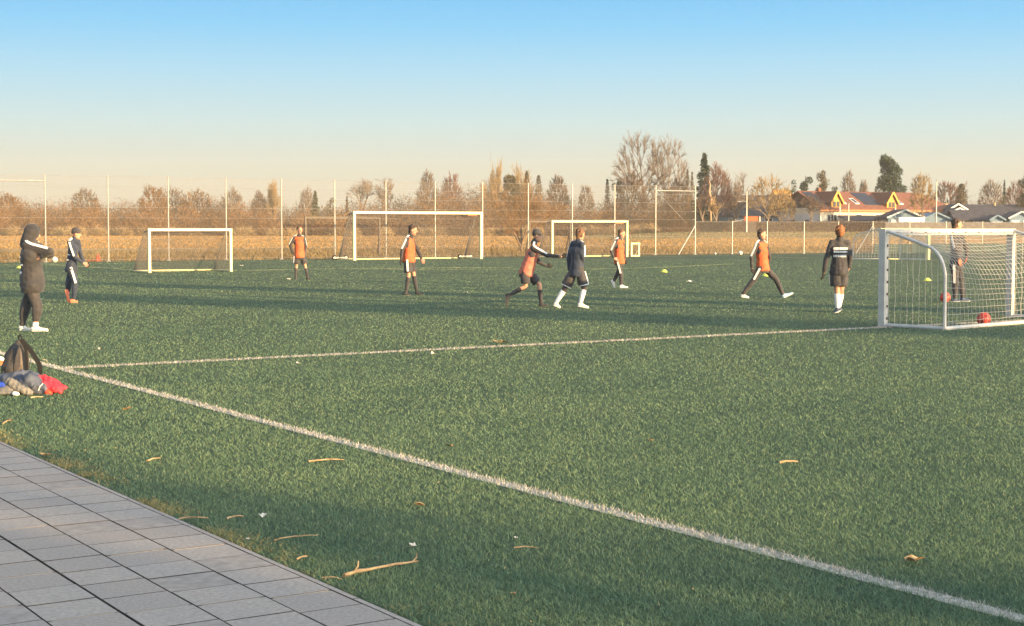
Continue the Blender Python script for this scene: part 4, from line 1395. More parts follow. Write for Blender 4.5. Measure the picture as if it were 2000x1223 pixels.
for s in (2.9, 14.0):
    d = MB()
    f = lambda a, t, z: pt(s + a, t, z)
    w_ = .95
    d.poly([f(-w_, -.15, 4.5), f(w_, -.15, 4.5), f(w_, -.15, 5.4), f(0, -.15, 6.65), f(-w_, -.15, 5.4)])
    d.poly([f(-w_, 3.6, 4.5), f(-w_, -.15, 4.5), f(-w_, -.15, 5.4), f(-w_, 3.6, 5.4)])
    d.poly([f(w_, -.15, 4.5), f(w_, 3.6, 4.5), f(w_, 3.6, 5.4), f(w_, -.15, 5.4)])
    do = d.build("dormer", M['yellow_trim'], house)
    r_ = MB()
    for sg in (-1, 1):
        for dz in (0, .1):
            r_.poly([f(0, -.45, 6.72 + dz), f(sg * 1.25, -.45, 5.0 + dz), f(sg * 1.25, 3.9, 5.0 + dz), f(0, 3.9, 6.72 + dz)])
    r_.build("dormer_roof", M['tile_red'], do)
    r_ = MB()
    for sg in (-1, 1):
        a = f(0, -.50, 6.78); c_ = f(sg * 1.30, -.50, 4.98)
        dv = (c_ - a); Lb = dv.length; dv.normalize()
        r_.box((a + c_) / 2, (Lb, .06, .26), (dv, by, dv.cross(by)))
    r_.build("barge_board", M['trim'] if False else M['yellow_trim'], do)
    wo = window(do, f(0, -.2, 4.98), .95, .75, hax) if False else None
    g = MB(); g.box(f(-.35, -.2, 4.95), (.5, .05, .75), (hax, by, UP)); g.build("pane", M['glass'], do)
    g = MB(); g.box(f(.35, -.2, 4.95), (.5, .05, .75), (hax, by, UP)); g.build("pane", M['glass'], do)
    b = MB(); b.box(pt(s, -.9, 3.2), (.12, .12, 2.6), (hax, by, UP)); b.build("dormer_post", M['trim'], house)
for s0, s1 in ((-.1, 1.8), (9.4, 12.6)):
    b = MB(); roof_patch(b, pt, s0, s1, .12, .92, 8.4, 4.45, 6.75); b.build("solar_panel", M['solar'], house)
for s in (5.0, 7.6, 16.6):
    b = MB(); roof_patch(b, pt, s, s + .85, .18, .52, 8.4, 4.45, 6.75, lift=.24); w0 = b.build("roof_window", M['trim'], house)
    b = MB(); roof_patch(b, pt, s + .12, s + .73, .22, .48, 8.4, 4.45, 6.75, lift=.262, th=.01); b.build("pane", M['glass'], w0)
b = MB(); b.box(pt(3.6, 4.2, 7.0), (.5, .5, .7), (hax, by, UP)); b.build("chimney", M['tile_red'], house)
# lean-to before the house
l0 = pt(1.0, -3.2, 0); z1 = terrain(l0.x, l0.y)
lean = thing("lean_to", Vector((l0.x, l0.y, z1)), "low dark open shed running along the front of the red roofed house", "shed")
b = MB(); dz = .12
for q in (0, dz): b.poly([pt(1.0, -4.3, 2.55 + q), pt(18.5, -4.3, 2.55 + q), pt(18.5, -.9, 3.25 + q), pt(2.2, -.9, 3.25 + q)])
b.poly([pt(1.0, -4.3, 2.55), pt(18.5, -4.3, 2.55), pt(18.5, -4.3, 2.67), pt(1.0, -4.3, 2.67)])
b.build("roof", M['tile_dark'], lean)
for s in (1.6, 5, 9, 13, 18):
    b = MB(); b.box(pt(s, -4.1, (z1 + 2.5) / 2), (.12, .12, 2.5 - z1), (hax, by, UP)); b.build("post", M['dark_wood'], lean)
b = MB(); b.box(pt(12.5, -4.38, 2.36), (11.0, .05, .24), (hax, by, UP)); b.build("white_board", M['trim'], lean)
b = MB(); b.box(pt(9.8, -2.6, (z1 + 2.5) / 2), (16.5, .1, 2.5 - z1), (hax, by, UP)); b.build("back_wall", M['dark_wood'], lean)

# dark house behind the bare trees
C2 = P(1412, 444, 238); g2 = terrain(C2.x, C2.y)
h2, pt2, by2, _ = gable_house("house", "dark roofed low house half hidden behind bare trees", C2, Vector((1, .06, 0)).normalized(), 10.4, 7, g2, 3.6, 6.45, 'blue_board', 'tile_dark', over=.4)
for s in (1.5, 4, 7): window(h2, pt2(s, -.05, 2.6), 1.2, .9, Vector((1, .06, 0)).normalized())
C3 = P(1522, 444, 246); g3 = terrain(C3.x, C3.y)
h3, pt3, _, _ = gable_house("house", "small house whose orange lit roof tip shows beside the dark evergreen", C3, Vector((1, .1, 0)).normalized(), 2.4, 6, g3, 5.6, 7.5, 'plaster', 'yellow_trim', over=.3)  # orange sunlight on this roof is given as its colour

# orange trailer behind the hedge
tz = terrain(P(1466, 440, 206).x, 206)
tr = thing("trailer", Vector((P(1466, 440, 206).x, 206, tz)), "bright orange box trailer showing above the hedge left of the walking player", "trailer")
c = P(1466, 427.5, 206)
M['orange_paint'] = mat("orange paint", (.50, .10, .03), (.58, .14, .05), rough=.5, scale=2)
b = MB(); b.box(c, (1.75, 1.5, .62)); b.build("body", M['orange_paint'], tr)
b = MB()
b.box(c + Vector((.12, 0, .36)), (1.75, 1.6, .08)); b.box(c + Vector((.98, 0, 0)), (.14, 1.55, .72)); b.build("frame", M['dark_wood'], tr)
b = MB(); b.box(c + Vector((1.13, 0, -.02)), (.10, 1.4, .70)); b.build("end_board", M['trim'], tr)
b = MB(); b.box(Vector((c.x, c.y, (c.z - .31 + tz) / 2)), (1.3, 1.2, c.z - .31 - tz)); b.build("chassis", M['dark_metal'], tr)
b = MB(); b.tube([c + Vector((-.85, 0, .1)), c + Vector((-2.1, 0, -.12))], .05, k=6); b.build("drawbar", M['grey_metal'], tr)

# blue grey garage with pale canopy
def shed(label, u, Y, wpx, vtop, veave, depth, wallm, roofm, canopy=False, trim=None, doors=2, cat="garage", name="garage"):
    wd_ = wpx / FPX * Y; c = P(u, 444, Y); z = terrain(c.x, Y)
    zr = P(u, vtop, Y).z; ze = P(u, veave, Y).z
    o = thing(name, Vector((c.x, Y, z)), label, cat)
    X0 = c.x - wd_ / 2; X1 = c.x + wd_ / 2
    b = MB(); v = lambda x, y, zz: Vector((x, y, zz))
    b.poly([v(X0, Y, z), v(X1, Y, z), v(X1, Y, ze), v(X0, Y, ze)])
    b.poly([v(X0, Y + depth, z), v(X0, Y, z), v(X0, Y, ze), v(X0, Y + depth, ze)])
    b.poly([v(X1, Y, z), v(X1, Y + depth, z), v(X1, Y + depth, ze), v(X1, Y, ze)])
    b.build("wall", M[wallm], o)
    b = MB(); b.poly([v(X0, Y - .02, ze), v(X1, Y - .02, ze), v(c.x, Y - .02, zr)]); b.build("gable", M[wallm], o)
    b = MB(); e = .3; sl = (zr - ze) / (wd_ / 2)
    for sg, X in ((-1, X0), (1, X1)):
        for dz in (0, .1):
            b.poly([v(X + sg * e, Y - .35, ze - sl * e + dz), v(c.x, Y - .35, zr + dz), v(c.x, Y + depth, zr + dz), v(X + sg * e, Y + depth, ze - sl * e + dz)])
    b.build("roof", M[roofm], o)
    if trim:
        b = MB()
        for sg, X in ((-1, X0), (1, X1)):
            a = v(c.x, Y - .42, zr + .03); q = v(X + sg * e, Y - .42, ze - sl * e + .03); d = (q - a); Lb = d.length; d.normalize()
            b.box((a + q) / 2, (Lb, .06, .22), (d, Vector((0, 1, 0)), d.cross(Vector((0, 1, 0)))))
        b.build("barge_board", M[trim], o)
    for i in range(doors):
        b = MB(); x = X0 + wd_ * (i + .5) / doors
        b.box((x, Y - .04, (z + ze - .35) / 2), (wd_ / doors * .7, .06, ze - z - .4)); b.build("door", M['white_wall'], o)
    return o


shed("blue grey gabled garage with pale barge boards left of the lighter blue one", 1768, 216, 66, 410, 424, 7, 'blue_board', 'tile_dark', trim='white_wall')
cn = P(1778, 429, 212); tzz = terrain(cn.x, 212)
can = thing("canopy", Vector((cn.x, 212, tzz)), "sunlit cream canopy in front of the blue grey garage", "canopy")
b = MB(); b.box(cn, (3.5, 1.6, .62)); b.build("fascia", M['trim'], can)
for s in (-1.6, 0, 1.6):
    b = MB(); b.box(Vector((cn.x + s, 211.6, (tzz + cn.z - .3) / 2)), (.12, .12, cn.z - .3 - tzz)); b.build("post", M['trim'], can)
shed("light blue gabled garage in the middle of the low buildings", 1829, 220, 62, 416, 430, 6, 'blue_board', 'blue_board', trim='blue_board', doors=3)
C4 = P(1800, 444, 240); g4 = terrain(C4.x, C4.y)
h4, pt4, by4, _ = gable_house("bungalow", "dark roofed bungalow with a yellow chimney behind the garages", C4, Vector((1, .05, 0)).normalized(), 6.6, 8, g4, 3.6, 5.0, 'dark_wood', 'tile_dark')
b = MB(); b.box(P(1848, 405, 242), (.75, .75, 1.1)); b.build("chimney", M['brick'], h4)
shed("small dark gable house with bright white barge boards, the farther one of a pair", 1870, 232, 30, 399, 408, 5, 'dark_wood', 'tile_dark', trim='trim', doors=0, cat="house", name="house")
shed("dark gable house with bright white barge boards, the nearer one of a pair", 1873, 226, 40, 407, 417, 5, 'dark_wood', 'tile_dark', trim='trim', doors=0, cat="house", name="house")
C5 = P(1896, 444, 232); g5 = terrain(C5.x, C5.y)
h5, pt5, by5, _ = gable_house("bungalow", "long dark roofed bungalow running out at the right edge", C5, Vector((1, .04, 0)).normalized(), 15, 9, g5, 3.3, 4.95, 'dark_wood', 'tile_dark', over=.9)
b = MB(); b.tube([P(1943, 402, 236), P(1943, 396, 236)], .12, k=8); b.build("vent_pipe", M['brick'], h5)
C6 = P(1868, 444, 219); g6 = terrain(C6.x, C6.y)
h6, pt6, by6, _ = gable_house("outbuilding", "low dark outbuilding with cream door frames below the long roof", C6, Vector((1, 0, 0)), 6.2, 5, g6, 2.75, 3.95, 'fence_board', 'tile_dark', over=.4)
for s in (1.0, 2.4, 4.2):
    b = MB(); b.box(pt6(s, -.06, (g6 + 2.6) / 2), (.16, .06, 2.6 - g6)); b.build("door_frame", M['trim'], h6)
b = MB(); b.box(pt6(3.3, -.05, (g6 + 2.5) / 2), (1.3, .05, 2.4 - g6)); b.build("door", M['plaster'], h6)
shed("small building with a narrow pale blue gable under the long dark roof", 1947, 217, 24, 421, 428, 4, 'blue_board', 'tile_dark', trim='blue_board', doors=1)
shed("building with a wide bright blue gable at the right edge", 1994, 217, 44, 414, 425, 5, 'blue_board', 'tile_dark', trim='white_wall', doors=2)
# board fence closing the gardens
x0 = (1728 - 1000) / FPX * 209; x1 = (2100 - 1000) / FPX * 209
bf = thing("board_fence", Vector((x0, 209, terrain(x0, 209))), "dark grey board fence in front of the garages on the right", "fence")
b = MB(); k = int((x1 - x0) / .16)
for i in range(k):
    xx = x0 + (x1 - x0) * (i + .5) / k; zz = terrain(xx, 209)
    b.box((xx, 209, zz + .62), (.150, .03, 1.24 + R.uniform(-.01, .01)))
b.build("boards", M['fence_board'], bf)
b = MB()
for i in range(13):
    xx = x0 + (x1 - x0) * i / 12; b.box((xx, 209.06, terrain(xx, 209) + .66), (.1, .08, 1.32))
b.build("frame", M['dark_wood'], bf)

# lamp posts
def lamp(u, Y, vtop, label, arm=None):
    c = P(u, 444, Y); z = terrain(c.x, Y); zt = P(u, vtop, Y).z
    o = thing("street_lamp", Vector((c.x, Y, z)), label, "street lamp")
    b = MB(); b.tube([(c.x, Y, z), (c.x, Y, (z + zt) / 2), (c.x, Y, zt)], [.11, .085, .06], k=8); b.build("pole", M['grey_metal'], o)
    b = MB()
    if arm:
        b.tube([(c.x, Y, arm), (c.x - .35, Y - .05, arm + .22), (c.x - .75, Y - .1, arm + .18)], .04, k=6)
        b.box((c.x - .95, Y - .1, arm + .14), (.55, .2, .12))
    else:
        b.box((c.x, Y - .15, zt + .05), (.18, .5, .10))
    b.build("lamp_head", M['grey_metal'], o)


lamp(1458, 204, 373, "sunlit street lamp pole rising behind the orange trailer", arm=P(1458, 396, 204).z)
lamp(1657, 212, 398, "grey street lamp before the red roofed house")
lamp(1828, 213, 354, "tall grey lamp pole before the light blue garage")

# ------------------------------------------------------------------ people
M['skin'] = mat("skin", (.50, .25, .165), (.56, .30, .20), rough=.55, scale=20)
M['hair_brown'] = mat("brown hair", (.11, .06, .035), (.20, .11, .06), rough=.7, scale=60)
M['hair_ginger'] = mat("ginger hair", (.17, .07, .03), (.30, .13, .06), rough=.7, scale=60)
M['hair_dark'] = mat("dark hair", (.045, .032, .028), (.09, .06, .045), rough=.7, scale=60)
M['black_cloth'] = mat("black polyester", (.032, .030, .033), (.056, .051, .054), rough=.75, scale=9, sheen=.2)
M['navy_cloth'] = mat("navy polyester", (.018, .026, .048), (.032, .042, .068), rough=.7, scale=9, sheen=.2)
M['coat_cloth'] = mat("padded coat cloth", (.026, .026, .030), (.048, .045, .047), rough=.8, scale=6, sheen=.2)
M['bib'] = mat("orange bib mesh cloth", (.52, .095, .035), (.62, .14, .055), rough=.75, scale=8)
M['bib_faded'] = mat("faded orange bib cloth", (.45, .13, .09), (.55, .18, .12), rough=.75, scale=8)
M['white_cloth'] = mat("white cloth", (.72, .70, .68), rough=.8)
M['sole'] = mat("shoe sole", (.10, .10, .10), rough=.8)
M['white_shoe'] = mat("pale shoe", (.66, .58, .52), (.74, .68, .62), rough=.5, scale=30)
M['black_shoe'] = mat("black boot", (.025, .025, .028), (.05, .05, .05), rough=.5, scale=30)
M['orange_shoe'] = mat("orange boot", (.85, .18, .09), (.90, .28, .15), rough=.5, scale=30)
M['blue_shoe'] = mat("pale blue unlit boot", (.32, .46, .60), (.42, .56, .70), rough=.5, scale=30)
M['navy_shoe'] = mat("navy boot", (.03, .05, .10), (.05, .08, .14), rough=.5, scale=30)
M['eye'] = mat("eye", (.03, .02, .02), rough=.3)
M['lip'] = mat("lip", (.42, .16, .13), rough=.6)
M['glove'] = mat("black glove", (.02, .02, .022), rough=.8)


def remesh(b, name, mats, parent, voxel, noise_amp=0.0, noise_sc=9.0, smooth_it=3, seed=0):
    me = b.mesh(name + "_src", mats)
    off = parent_world(parent)
    o = bpy.data.objects.new("tmp", me); link(o)
    md = o.modifiers.new("r", 'REMESH'); md.mode = 'VOXEL'; md.voxel_size = voxel; md.use_smooth_shade = True
    sm = o.modifiers.new("s", 'SMOOTH'); sm.factor = .5; sm.iterations = smooth_it
    dg = bpy.context.evaluated_depsgraph_get()
    res = bpy.data.meshes.new_from_object(o.evaluated_get(dg))
    bpy.data.objects.remove(o, do_unlink=True); bpy.data.meshes.remove(me)
    n = len(res.vertices)
    co = np.empty(n * 3, dtype=np.float32); res.vertices.foreach_get("co", co); co = co.reshape(-1, 3).astype(float)
    if noise_amp:
        no = np.empty(n * 3, dtype=np.float32); res.vertices.foreach_get("normal", no); no = no.reshape(-1, 3)
        r = np.random.default_rng(seed + 5); d = np.zeros(n)
        for k in range(7):
            w_ = r.normal(0, 1, 3); w_ /= np.linalg.norm(w_); f = noise_sc * r.uniform(.7, 3.2)
            d += np.sin(co @ w_ * f * 2 * math.pi / 2 + r.uniform(0, 6) + 1.6 * np.sin(co @ r.normal(0, 1, 3) * noise_sc)) / (1 + f / noise_sc)
        co += no * (d * noise_amp * .6)[:, None]
    co -= np.array([[off.x, off.y, off.z]])
    res.vertices.foreach_set("co", co.astype(np.float32).ravel())
    res.polygons.foreach_set("use_smooth", np.ones(len(res.polygons), dtype=bool))
    res.materials.clear()
    res.materials.append(mats[0] if isinstance(mats, (list, tuple)) else mats)
    res.name = name
    return mobj(name, res, parent)


def person(label, v_feet, u_c, J, face, size=1.65, jacket='black_cloth', bib=None, bottom='shorts', bottom_m='black_cloth', socks='black_cloth',
           shoes=('black_shoe', 'black_shoe'), hat=None, hair='hair_brown', hood=False, gloves=(None, None), stripes=True, leg_stripe=None, long_coat=False,
           trim=False, back_text=0, hair_long=False, build=1.0, leggings=False, sock_from=.16, seed=1, curl=(.6, .6), hem=None):
    base = G(u_c, v_feet); Y0 = base.y
    F = Vector((face[0], face[1], 0)).normalized(); Rv = Vector((F.y, -F.x, 0))
    s = size / 1.75; W = s * build
    root = thing("person", Vector((base.x, Y0, 0)), label, "person")
    lat = dict(shoulder=.155, elbow=.20, wrist=.20, hand=.20, hip=.085, knee=.09, ankle=.09, toe=.09, heel=.09)
    Q = {}
    for k_, v in J.items():
        dy = 0
        kn, sd = (k_[:-1], k_[-1]) if k_[-1] in 'LR' and k_[:-1] in lat else (k_, '')
        if sd: dy = Rv.y * lat[kn] * s * (1 if sd == 'R' else -1)
        if len(v) > 2: dy += v[2]
        Q[k_] = P(v[0], v[1], Y0 + dy)
    for sd in 'LR':
        for kn in ('toe', 'heel'):
            Q[kn + sd].z = max(Q[kn + sd].z, .028 * s)
        Q['ankle' + sd].z = max(Q['ankle' + sd].z, .085 * s)
    hd = Q['head']; nk = Q['neck']
    up = (hd - nk).normalized(); up = (up + Vector((0, 0, 1.2))).normalized()
    hf = Vector((J['look'][0], J['look'][1], 0)).normalized() if 'look' in J and isinstance(J['look'], tuple) and len(J['look']) == 2 and abs(J['look'][0]) <= 1.01 else F
    return root, Q, F, Rv, s, W, up, hf


def build_person(label, v_feet, u_c, J, face, look=None, **kw):
    root, Q, F, Rv, s, W, up, hf = person(label, v_feet, u_c, J, face, size=kw.get('size', 1.65), build=kw.get('build', 1.0))
    hf = Vector((look[0], look[1], 0)).normalized() if look else F
    g = dict(jacket='black_cloth', bib=None, bottom='shorts', bottom_m='black_cloth', socks='black_cloth', shoes=('black_shoe', 'black_shoe'), hat=None,
             hair='hair_brown', hood=False, gloves=(None, None), stripes=True, leg_stripe=None, coat=False, trim=False, back_text=0, hair_long=False,
             leggings=False, sock_top=.12, seed=1, size=1.65, build=1.0, hs=1.0, crew=False)
    g.update(kw)
    hr = hf.cross(up).normalized(); hf2 = up.cross(hr).normalized()
    hd, nk = Q['head'], Q['neck']
    hs = s * g['hs'] * 1.06
    shL, shR, hpL, hpR = Q['shoulderL'], Q['shoulderR'], Q['hipL'], Q['hipR']
    shm = (shL + shR) / 2; hpm = (hpL + hpR) / 2
    torso = (shm - hpm).normalized()
    sx = (shR - shL); sx = sx - torso * sx.dot(torso)
    side = Rv if sx.length < .02 else (sx.normalized() * .5 + Rv * .5).normalized()
    fwd = torso.cross(side).normalized()
    if fwd.dot(F) < 0: fwd = -fwd
    # keep real shoulder and hip width across the line of sight
    chest = hpm.lerp(shm, .72); waist = hpm.lerp(shm, .34)
    pelv = hpm

    # ---- continuous body
    b = MB()

    def ell(c, r, m=b): m.ell(c, (hr, hf2, up), r)
    ell(hd + up * .018 * hs, (.074 * hs, .092 * hs, .098 * hs))
    ell(hd + hf2 * .022 * hs - up * .045 * hs, (.056 * hs, .066 * hs, .072 * hs))
    b.cone(hd + hf2 * .055 * hs - up * .095 * hs, hd + hf2 * .070 * hs - up * .095 * hs, .022 * hs, .020 * hs)
    b.cone(hd + hf2 * .088 * hs + up * .015 * hs, hd + hf2 * .108 * hs - up * .025 * hs, .010 * hs, .014 * hs)
    for e in (-1, 1):
        b.ell(hd + hr * (e * .078 * hs) - hf2 * .004 * hs - up * .008 * hs, (hr, hf2, up), (.012 * hs, .020 * hs, .032 * hs), 8, 6)
    b.cone(nk - torso * .02, hd - up * .06 * hs - hf2 * .012 * hs, .050 * s, .046 * s)
    b.cone(shL * .93 + shm * .07, shR * .93 + shm * .07, .052 * s, .052 * s)
    b.cone(chest + side * .06 * W, chest - side * .06 * W, .105 * W, .105 * W, fwd, .85)
    b.cone(chest, waist, .128 * W, .105 * W, fwd, .78)
    b.cone(waist, pelv, .105 * W, .118 * W, fwd, .82)
    b.cone(pelv + side * .05 * W, pelv - side * .05 * W, .095 * W, .095 * W, fwd, .95)
    for sd in 'LR':
        S_, E_, Wr, Hn = Q['shoulder' + sd], Q['elbow' + sd], Q['wrist' + sd], Q['hand' + sd]
        b.cone(S_, E_, .046 * W, .036 * W); b.cone(E_, Wr, .036 * W, .025 * W)
        Hp, K_, A_, T_, He = Q['hip' + sd], Q['knee' + sd], Q['ankle' + sd], Q['toe' + sd], Q['heel' + sd]
        b.cone(Hp, K_, .080 * W, .052 * W); b.cone(K_, K_.lerp(A_, .35), .050 * W, .053 * W); b.cone(K_.lerp(A_, .35), A_, .053 * W, .034 * W)
        b.cone(A_, T_.lerp(He, .45), .028 * s, .018 * s); b.cone(He, T_, .022 * s, .018 * s)
        hand(b, Wr, Hn, E_, s, F, 1.0, sd)
    remesh(b, "body", [M['skin']], root, .0085, smooth_it=2)
    # eyes and mouth
    for e in (-1, 1):
        m = MB(); m.ell(hd + hf2 * .080 * hs + hr * (e * .030 * hs) + up * .018 * hs, (hr, hf2, up), (.013 * hs, .010 * hs, .007 * hs), 8, 6); m.build("eye", M['eye'], root, True)
    m = MB(); m.ell(hd + hf2 * .086 * hs - up * .055 * hs, (hr, hf2, up), (.022 * hs, .010 * hs, .006 * hs), 8, 6); m.build("mouth", M['lip'], root, True)

    # ---- head wear
    if g['hood']:
        m = MB()
        m.ell(hd - hf2 * .020 * hs + up * .025 * hs, (hr, hf2, up), (.108 * hs, .118 * hs, .130 * hs))
        m.cone(hd - hf2 * .045 * hs - up * .04 * hs, nk - hf2 * .03 - torso * .03, .105 * hs, .115 * hs)
        m.cone(hd + hf2 * .060 * hs + up * .085 * hs, hd + hf2 * .055 * hs + up * .06 * hs, .045 * hs, .05 * hs)
        m.cone(nk + hf2 * .05 + up * .01, nk - hf2 * .04, .075 * hs, .09 * hs)
        remesh(m, "hood", [M[g['jacket']]], root, .012, .004, 7, seed=g['seed'])
    elif g['hat']:
        m = MB(); c = hd + up * .045 * hs - hf2 * .012 * hs
        tilt = (up - hf2 * .25).normalized()
        m.ell(c, (hr, hf2, up), (.090 * hs, .106 * hs, .092 * hs))
        m.ell(c + tilt * .045 * hs, (hr, hf2, up), (.070 * hs, .082 * hs, .064 * hs))
        # cut away the face: drop points below the brim
        V_ = np.concatenate(m.v); br = np.array(tuple(tilt)); cc = np.array(tuple(c - tilt * .042 * hs))
        d = (V_ - cc) @ br; V_[d < 0] -= np.outer(d[d < 0], br)
        m.v = [V_]
        remesh(m, "beanie", [M[g['hat']]], root, .009, .002, 9, smooth_it=1)
    else:
        m = MB(); c = hd + up * .035 * hs - hf2 * .018 * hs
        m.ell(c, (hr, hf2, up), (.087 * hs, .100 * hs, .096 * hs))
        tilt = (up - hf2 * .55).normalized()
        V_ = np.concatenate(m.v); br = np.array(tuple(tilt)); cc = np.array(tuple(c + tilt * -.012 * hs))
        d = (V_ - cc) @ br; V_[d < 0] -= np.outer(d[d < 0], br); m.v = [V_]
        m.cone(hd - hf2 * .05 * hs + up * .02 * hs, hd - hf2 * .06 * hs - up * .045 * hs, .060 * hs, .045 * hs)
        for k_ in range(40):
            rr = random.Random(g['seed'] * 50 + k_)
            az = rr.uniform(0, 6.28); el = rr.uniform(.25, 1.45)
            if math.sin(az) > .3 and el < .75: continue
            d_ = hr * math.cos(az) * math.cos(el) + hf2 * (math.sin(az) * math.cos(el) - .15) + up * math.sin(el)
            p = c + d_ * .078 * hs
            m.cone(p, p + (d_ * .026 + up * rr.uniform(-.03, .004) + hr * rr.uniform(-.012, .012)) * hs, .017 * hs, .006 * hs)
        if g['hair_long']:
            m.cone(hd - hf2 * .050 * hs, nk - hf2 * .035 * hs + up * .045, .066 * hs, .034 * hs)
            for e in (-1, 1): m.cone(hd + hr * e * .062 * hs - hf2 * .02 * hs + up * .02 * hs, hd + hr * e * .065 * hs - hf2 * .03 * hs - up * .05 * hs, .026 * hs, .012 * hs)
        remesh(m, "hair", [M[g['hair']]], root, .008, .002, 22, smooth_it=1)

    # ---- jacket or coat
    jm = M[g['jacket']]
    inf = 1.0 if not g['coat'] else 1.28
    m = MB()
    m.cone(shL * .96 + shm * .04, shR * .96 + shm * .04, .066 * s * inf, .066 * s * inf)
    m.cone(chest + side * .072 * W, chest - side * .072 * W, .122 * W * inf, .122 * W * inf, fwd, .90)
    m.cone(chest, waist, .146 * W * inf, .134 * W * inf, fwd, .84)
    low = hpm - torso * (.05 * s)
    m.cone(waist, low, .140 * W * inf, .158 * W * inf, fwd, .88)
    m.cone(low + side * .05 * W, low - side * .05 * W, .128 * W * inf, .128 * W * inf, fwd, .95)
    if g['coat']:
        lo2 = hpm - Vector((0, 0, .10 * s))
        m.cone(low, lo2, .175 * W, .168 * W, fwd, .90); m.cone(lo2 + side * .05, lo2 - side * .05, .14 * W, .14 * W, fwd, .95)
    m.cone(nk - torso * .03, nk + (hd - nk) * .18, .078 * s, .066 * s)
    for sd in 'LR':
        S_, E_, Wr = Q['shoulder' + sd], Q['elbow' + sd], Q['wrist' + sd]
        m.cone(S_, E_, .062 * W * (1 if inf == 1 else 1.22), .050 * W * (1 if inf == 1 else 1.25)); m.cone(E_, Wr.lerp(E_, .04), .050 * W * (1 if inf == 1 else 1.25), .036 * W * (1 if inf == 1 else 1.2))
    if not g['coat']:
        m.cone(low + torso * .06 * s, low - torso * .05 * s, .155 * W, .165 * W, fwd, .9)
    V_ = np.concatenate(m.v); br = np.array((0, 0, 1.)); cz_ = min(hpm.z - (.165 if g['coat'] else .115) * s, 9)
    far_arm = np.linalg.norm(V_[:, :2] - np.array([[hpm.x, hpm.y]]), axis=1) < .24 * W
    d = V_[:, 2] - cz_; kk = (d < 0) & far_arm; V_[kk] -= np.outer(d[kk], br); m.v = [V_]
    jk_o = remesh(m, "coat" if g['coat'] else "jacket", [jm], root, .012, .006 if not g['coat'] else .008, 7.5, seed=g['seed'])
    # sleeve stripes along shoulder and upper arm
    if g['stripes']:
        for sd in 'LR':
            S_, E_ = Q['shoulder' + sd], Q['elbow' + sd]
            sg = 1 if sd == 'R' else -1
            ax = (E_ - S_).normalized()
            o_ = (side * sg); o_ = (o_ - ax * o_.dot(ax)); o_ = o_.normalized() if o_.length > .2 else UP
            o2 = (o_ * .75 + (UP - ax * UP.dot(ax)) * .65).normalized() if abs(ax.z) < .8 else o_
            rr = .060 * W * (1 if inf == 1 else 1.24)
            pts = [nk.lerp(S_, .45) + torso * (.060 * s * inf), S_ + o2 * (rr * .95) * .55 + torso * rr * .9 * .7, S_.lerp(E_, .25) + o2 * rr * 1.02, S_.lerp(E_, .6) + o2 * rr * .98, S_.lerp(E_, .95) + o2 * rr * .92]
            ribbon(pts, o2, .042 * s, .012, "sleeve_stripe", 'white_cloth', root)

    # ---- bib over the jacket
    if g['bib']:
        m = MB()
        m.cone(shL * .68 + shm * .32, shR * .68 + shm * .32, .082 * s, .082 * s)
        m.cone(chest + side * .055 * W, chest - side * .055 * W, .133 * W, .133 * W, fwd, .92)
        m.cone(chest, waist, .176 * W, .172 * W, fwd, .88)
        lo = hpm + torso * (-.05 * s)
        m.cone(waist, lo, .174 * W, .192 * W, fwd, .92)
        V_ = np.concatenate(m.v); br = np.array(tuple(torso)); cc = np.array(tuple(hpm - torso * .075 * s))
        d = (V_ - cc) @ br; V_[d < 0] -= np.outer(d[d < 0], br)
        ct = np.array(tuple(nk - torso * .035 * s)); d = (V_ - ct) @ br; V_[d > 0] -= np.outer(d[d > 0], br)
        m.v = [V_]
        remesh(m, "bib", [M[g['bib']]], root, .012, .007, 8, seed=g['seed'] + 3)

    # ---- bottoms
    m = MB()
    full = g['bottom'] == 'trousers'
    m.cone(pelv + side * .05 * W + torso * .05, pelv - side * .05 * W + torso * .05, .112 * W, .112 * W, fwd, .95)
    for sd in 'LR':
        Hp, K_, A_ = Q['hip' + sd], Q['knee' + sd], Q['ankle' + sd]
        if full:
            m.cone(Hp, K_, .098 * W, .076 * W); m.cone(K_, K_.lerp(A_, .4), .076 * W, .070 * W); m.cone(K_.lerp(A_, .4), A_.lerp(K_, g['sock_top']), .070 * W, .050 * W)
        else:
            m2 = MB(); m2.cone(Hp, Hp.lerp(K_, .45), .090 * W, .112 * W); m2.cone(Hp.lerp(K_, .45), Hp.lerp(K_, .86), .112 * W, .118 * W)
            V_ = np.concatenate(m2.v); ax_ = (K_ - Hp).normalized(); br = np.array(tuple(ax_)); cc = np.array(tuple(Hp.lerp(K_, .83)))
            d = (V_ - cc) @ br; V_[d > 0] -= np.outer(d[d > 0], br)
            m.add(V_, np.concatenate(m2.q), np.concatenate(m2.t))
    if not full:
        # cut the rounded leg ends flat
        pass
    remesh(m, g['bottom'], [M[g['bottom_m']]], root, .012, .006, 8, seed=g['seed'] + 9)
    if g['leg_stripe']:
        for sd in g['leg_stripe']:
            Hp, K_, A_ = Q['hip' + sd], Q['knee' + sd], Q['ankle' + sd]
            sg = 1 if sd == 'R' else -1
            e = Hp.lerp(K_, .74) if not full else K_
            o_ = (side * sg * .8 + F * .25).normalized()
            ribbon([Hp + o_ * .106 * W, Hp.lerp(e, .5) + o_ * (.113 if not full else .092) * W, e + o_ * (.113 if not full else .079) * W], o_, .050 * s, .012, "leg_stripe", 'white_cloth', root)
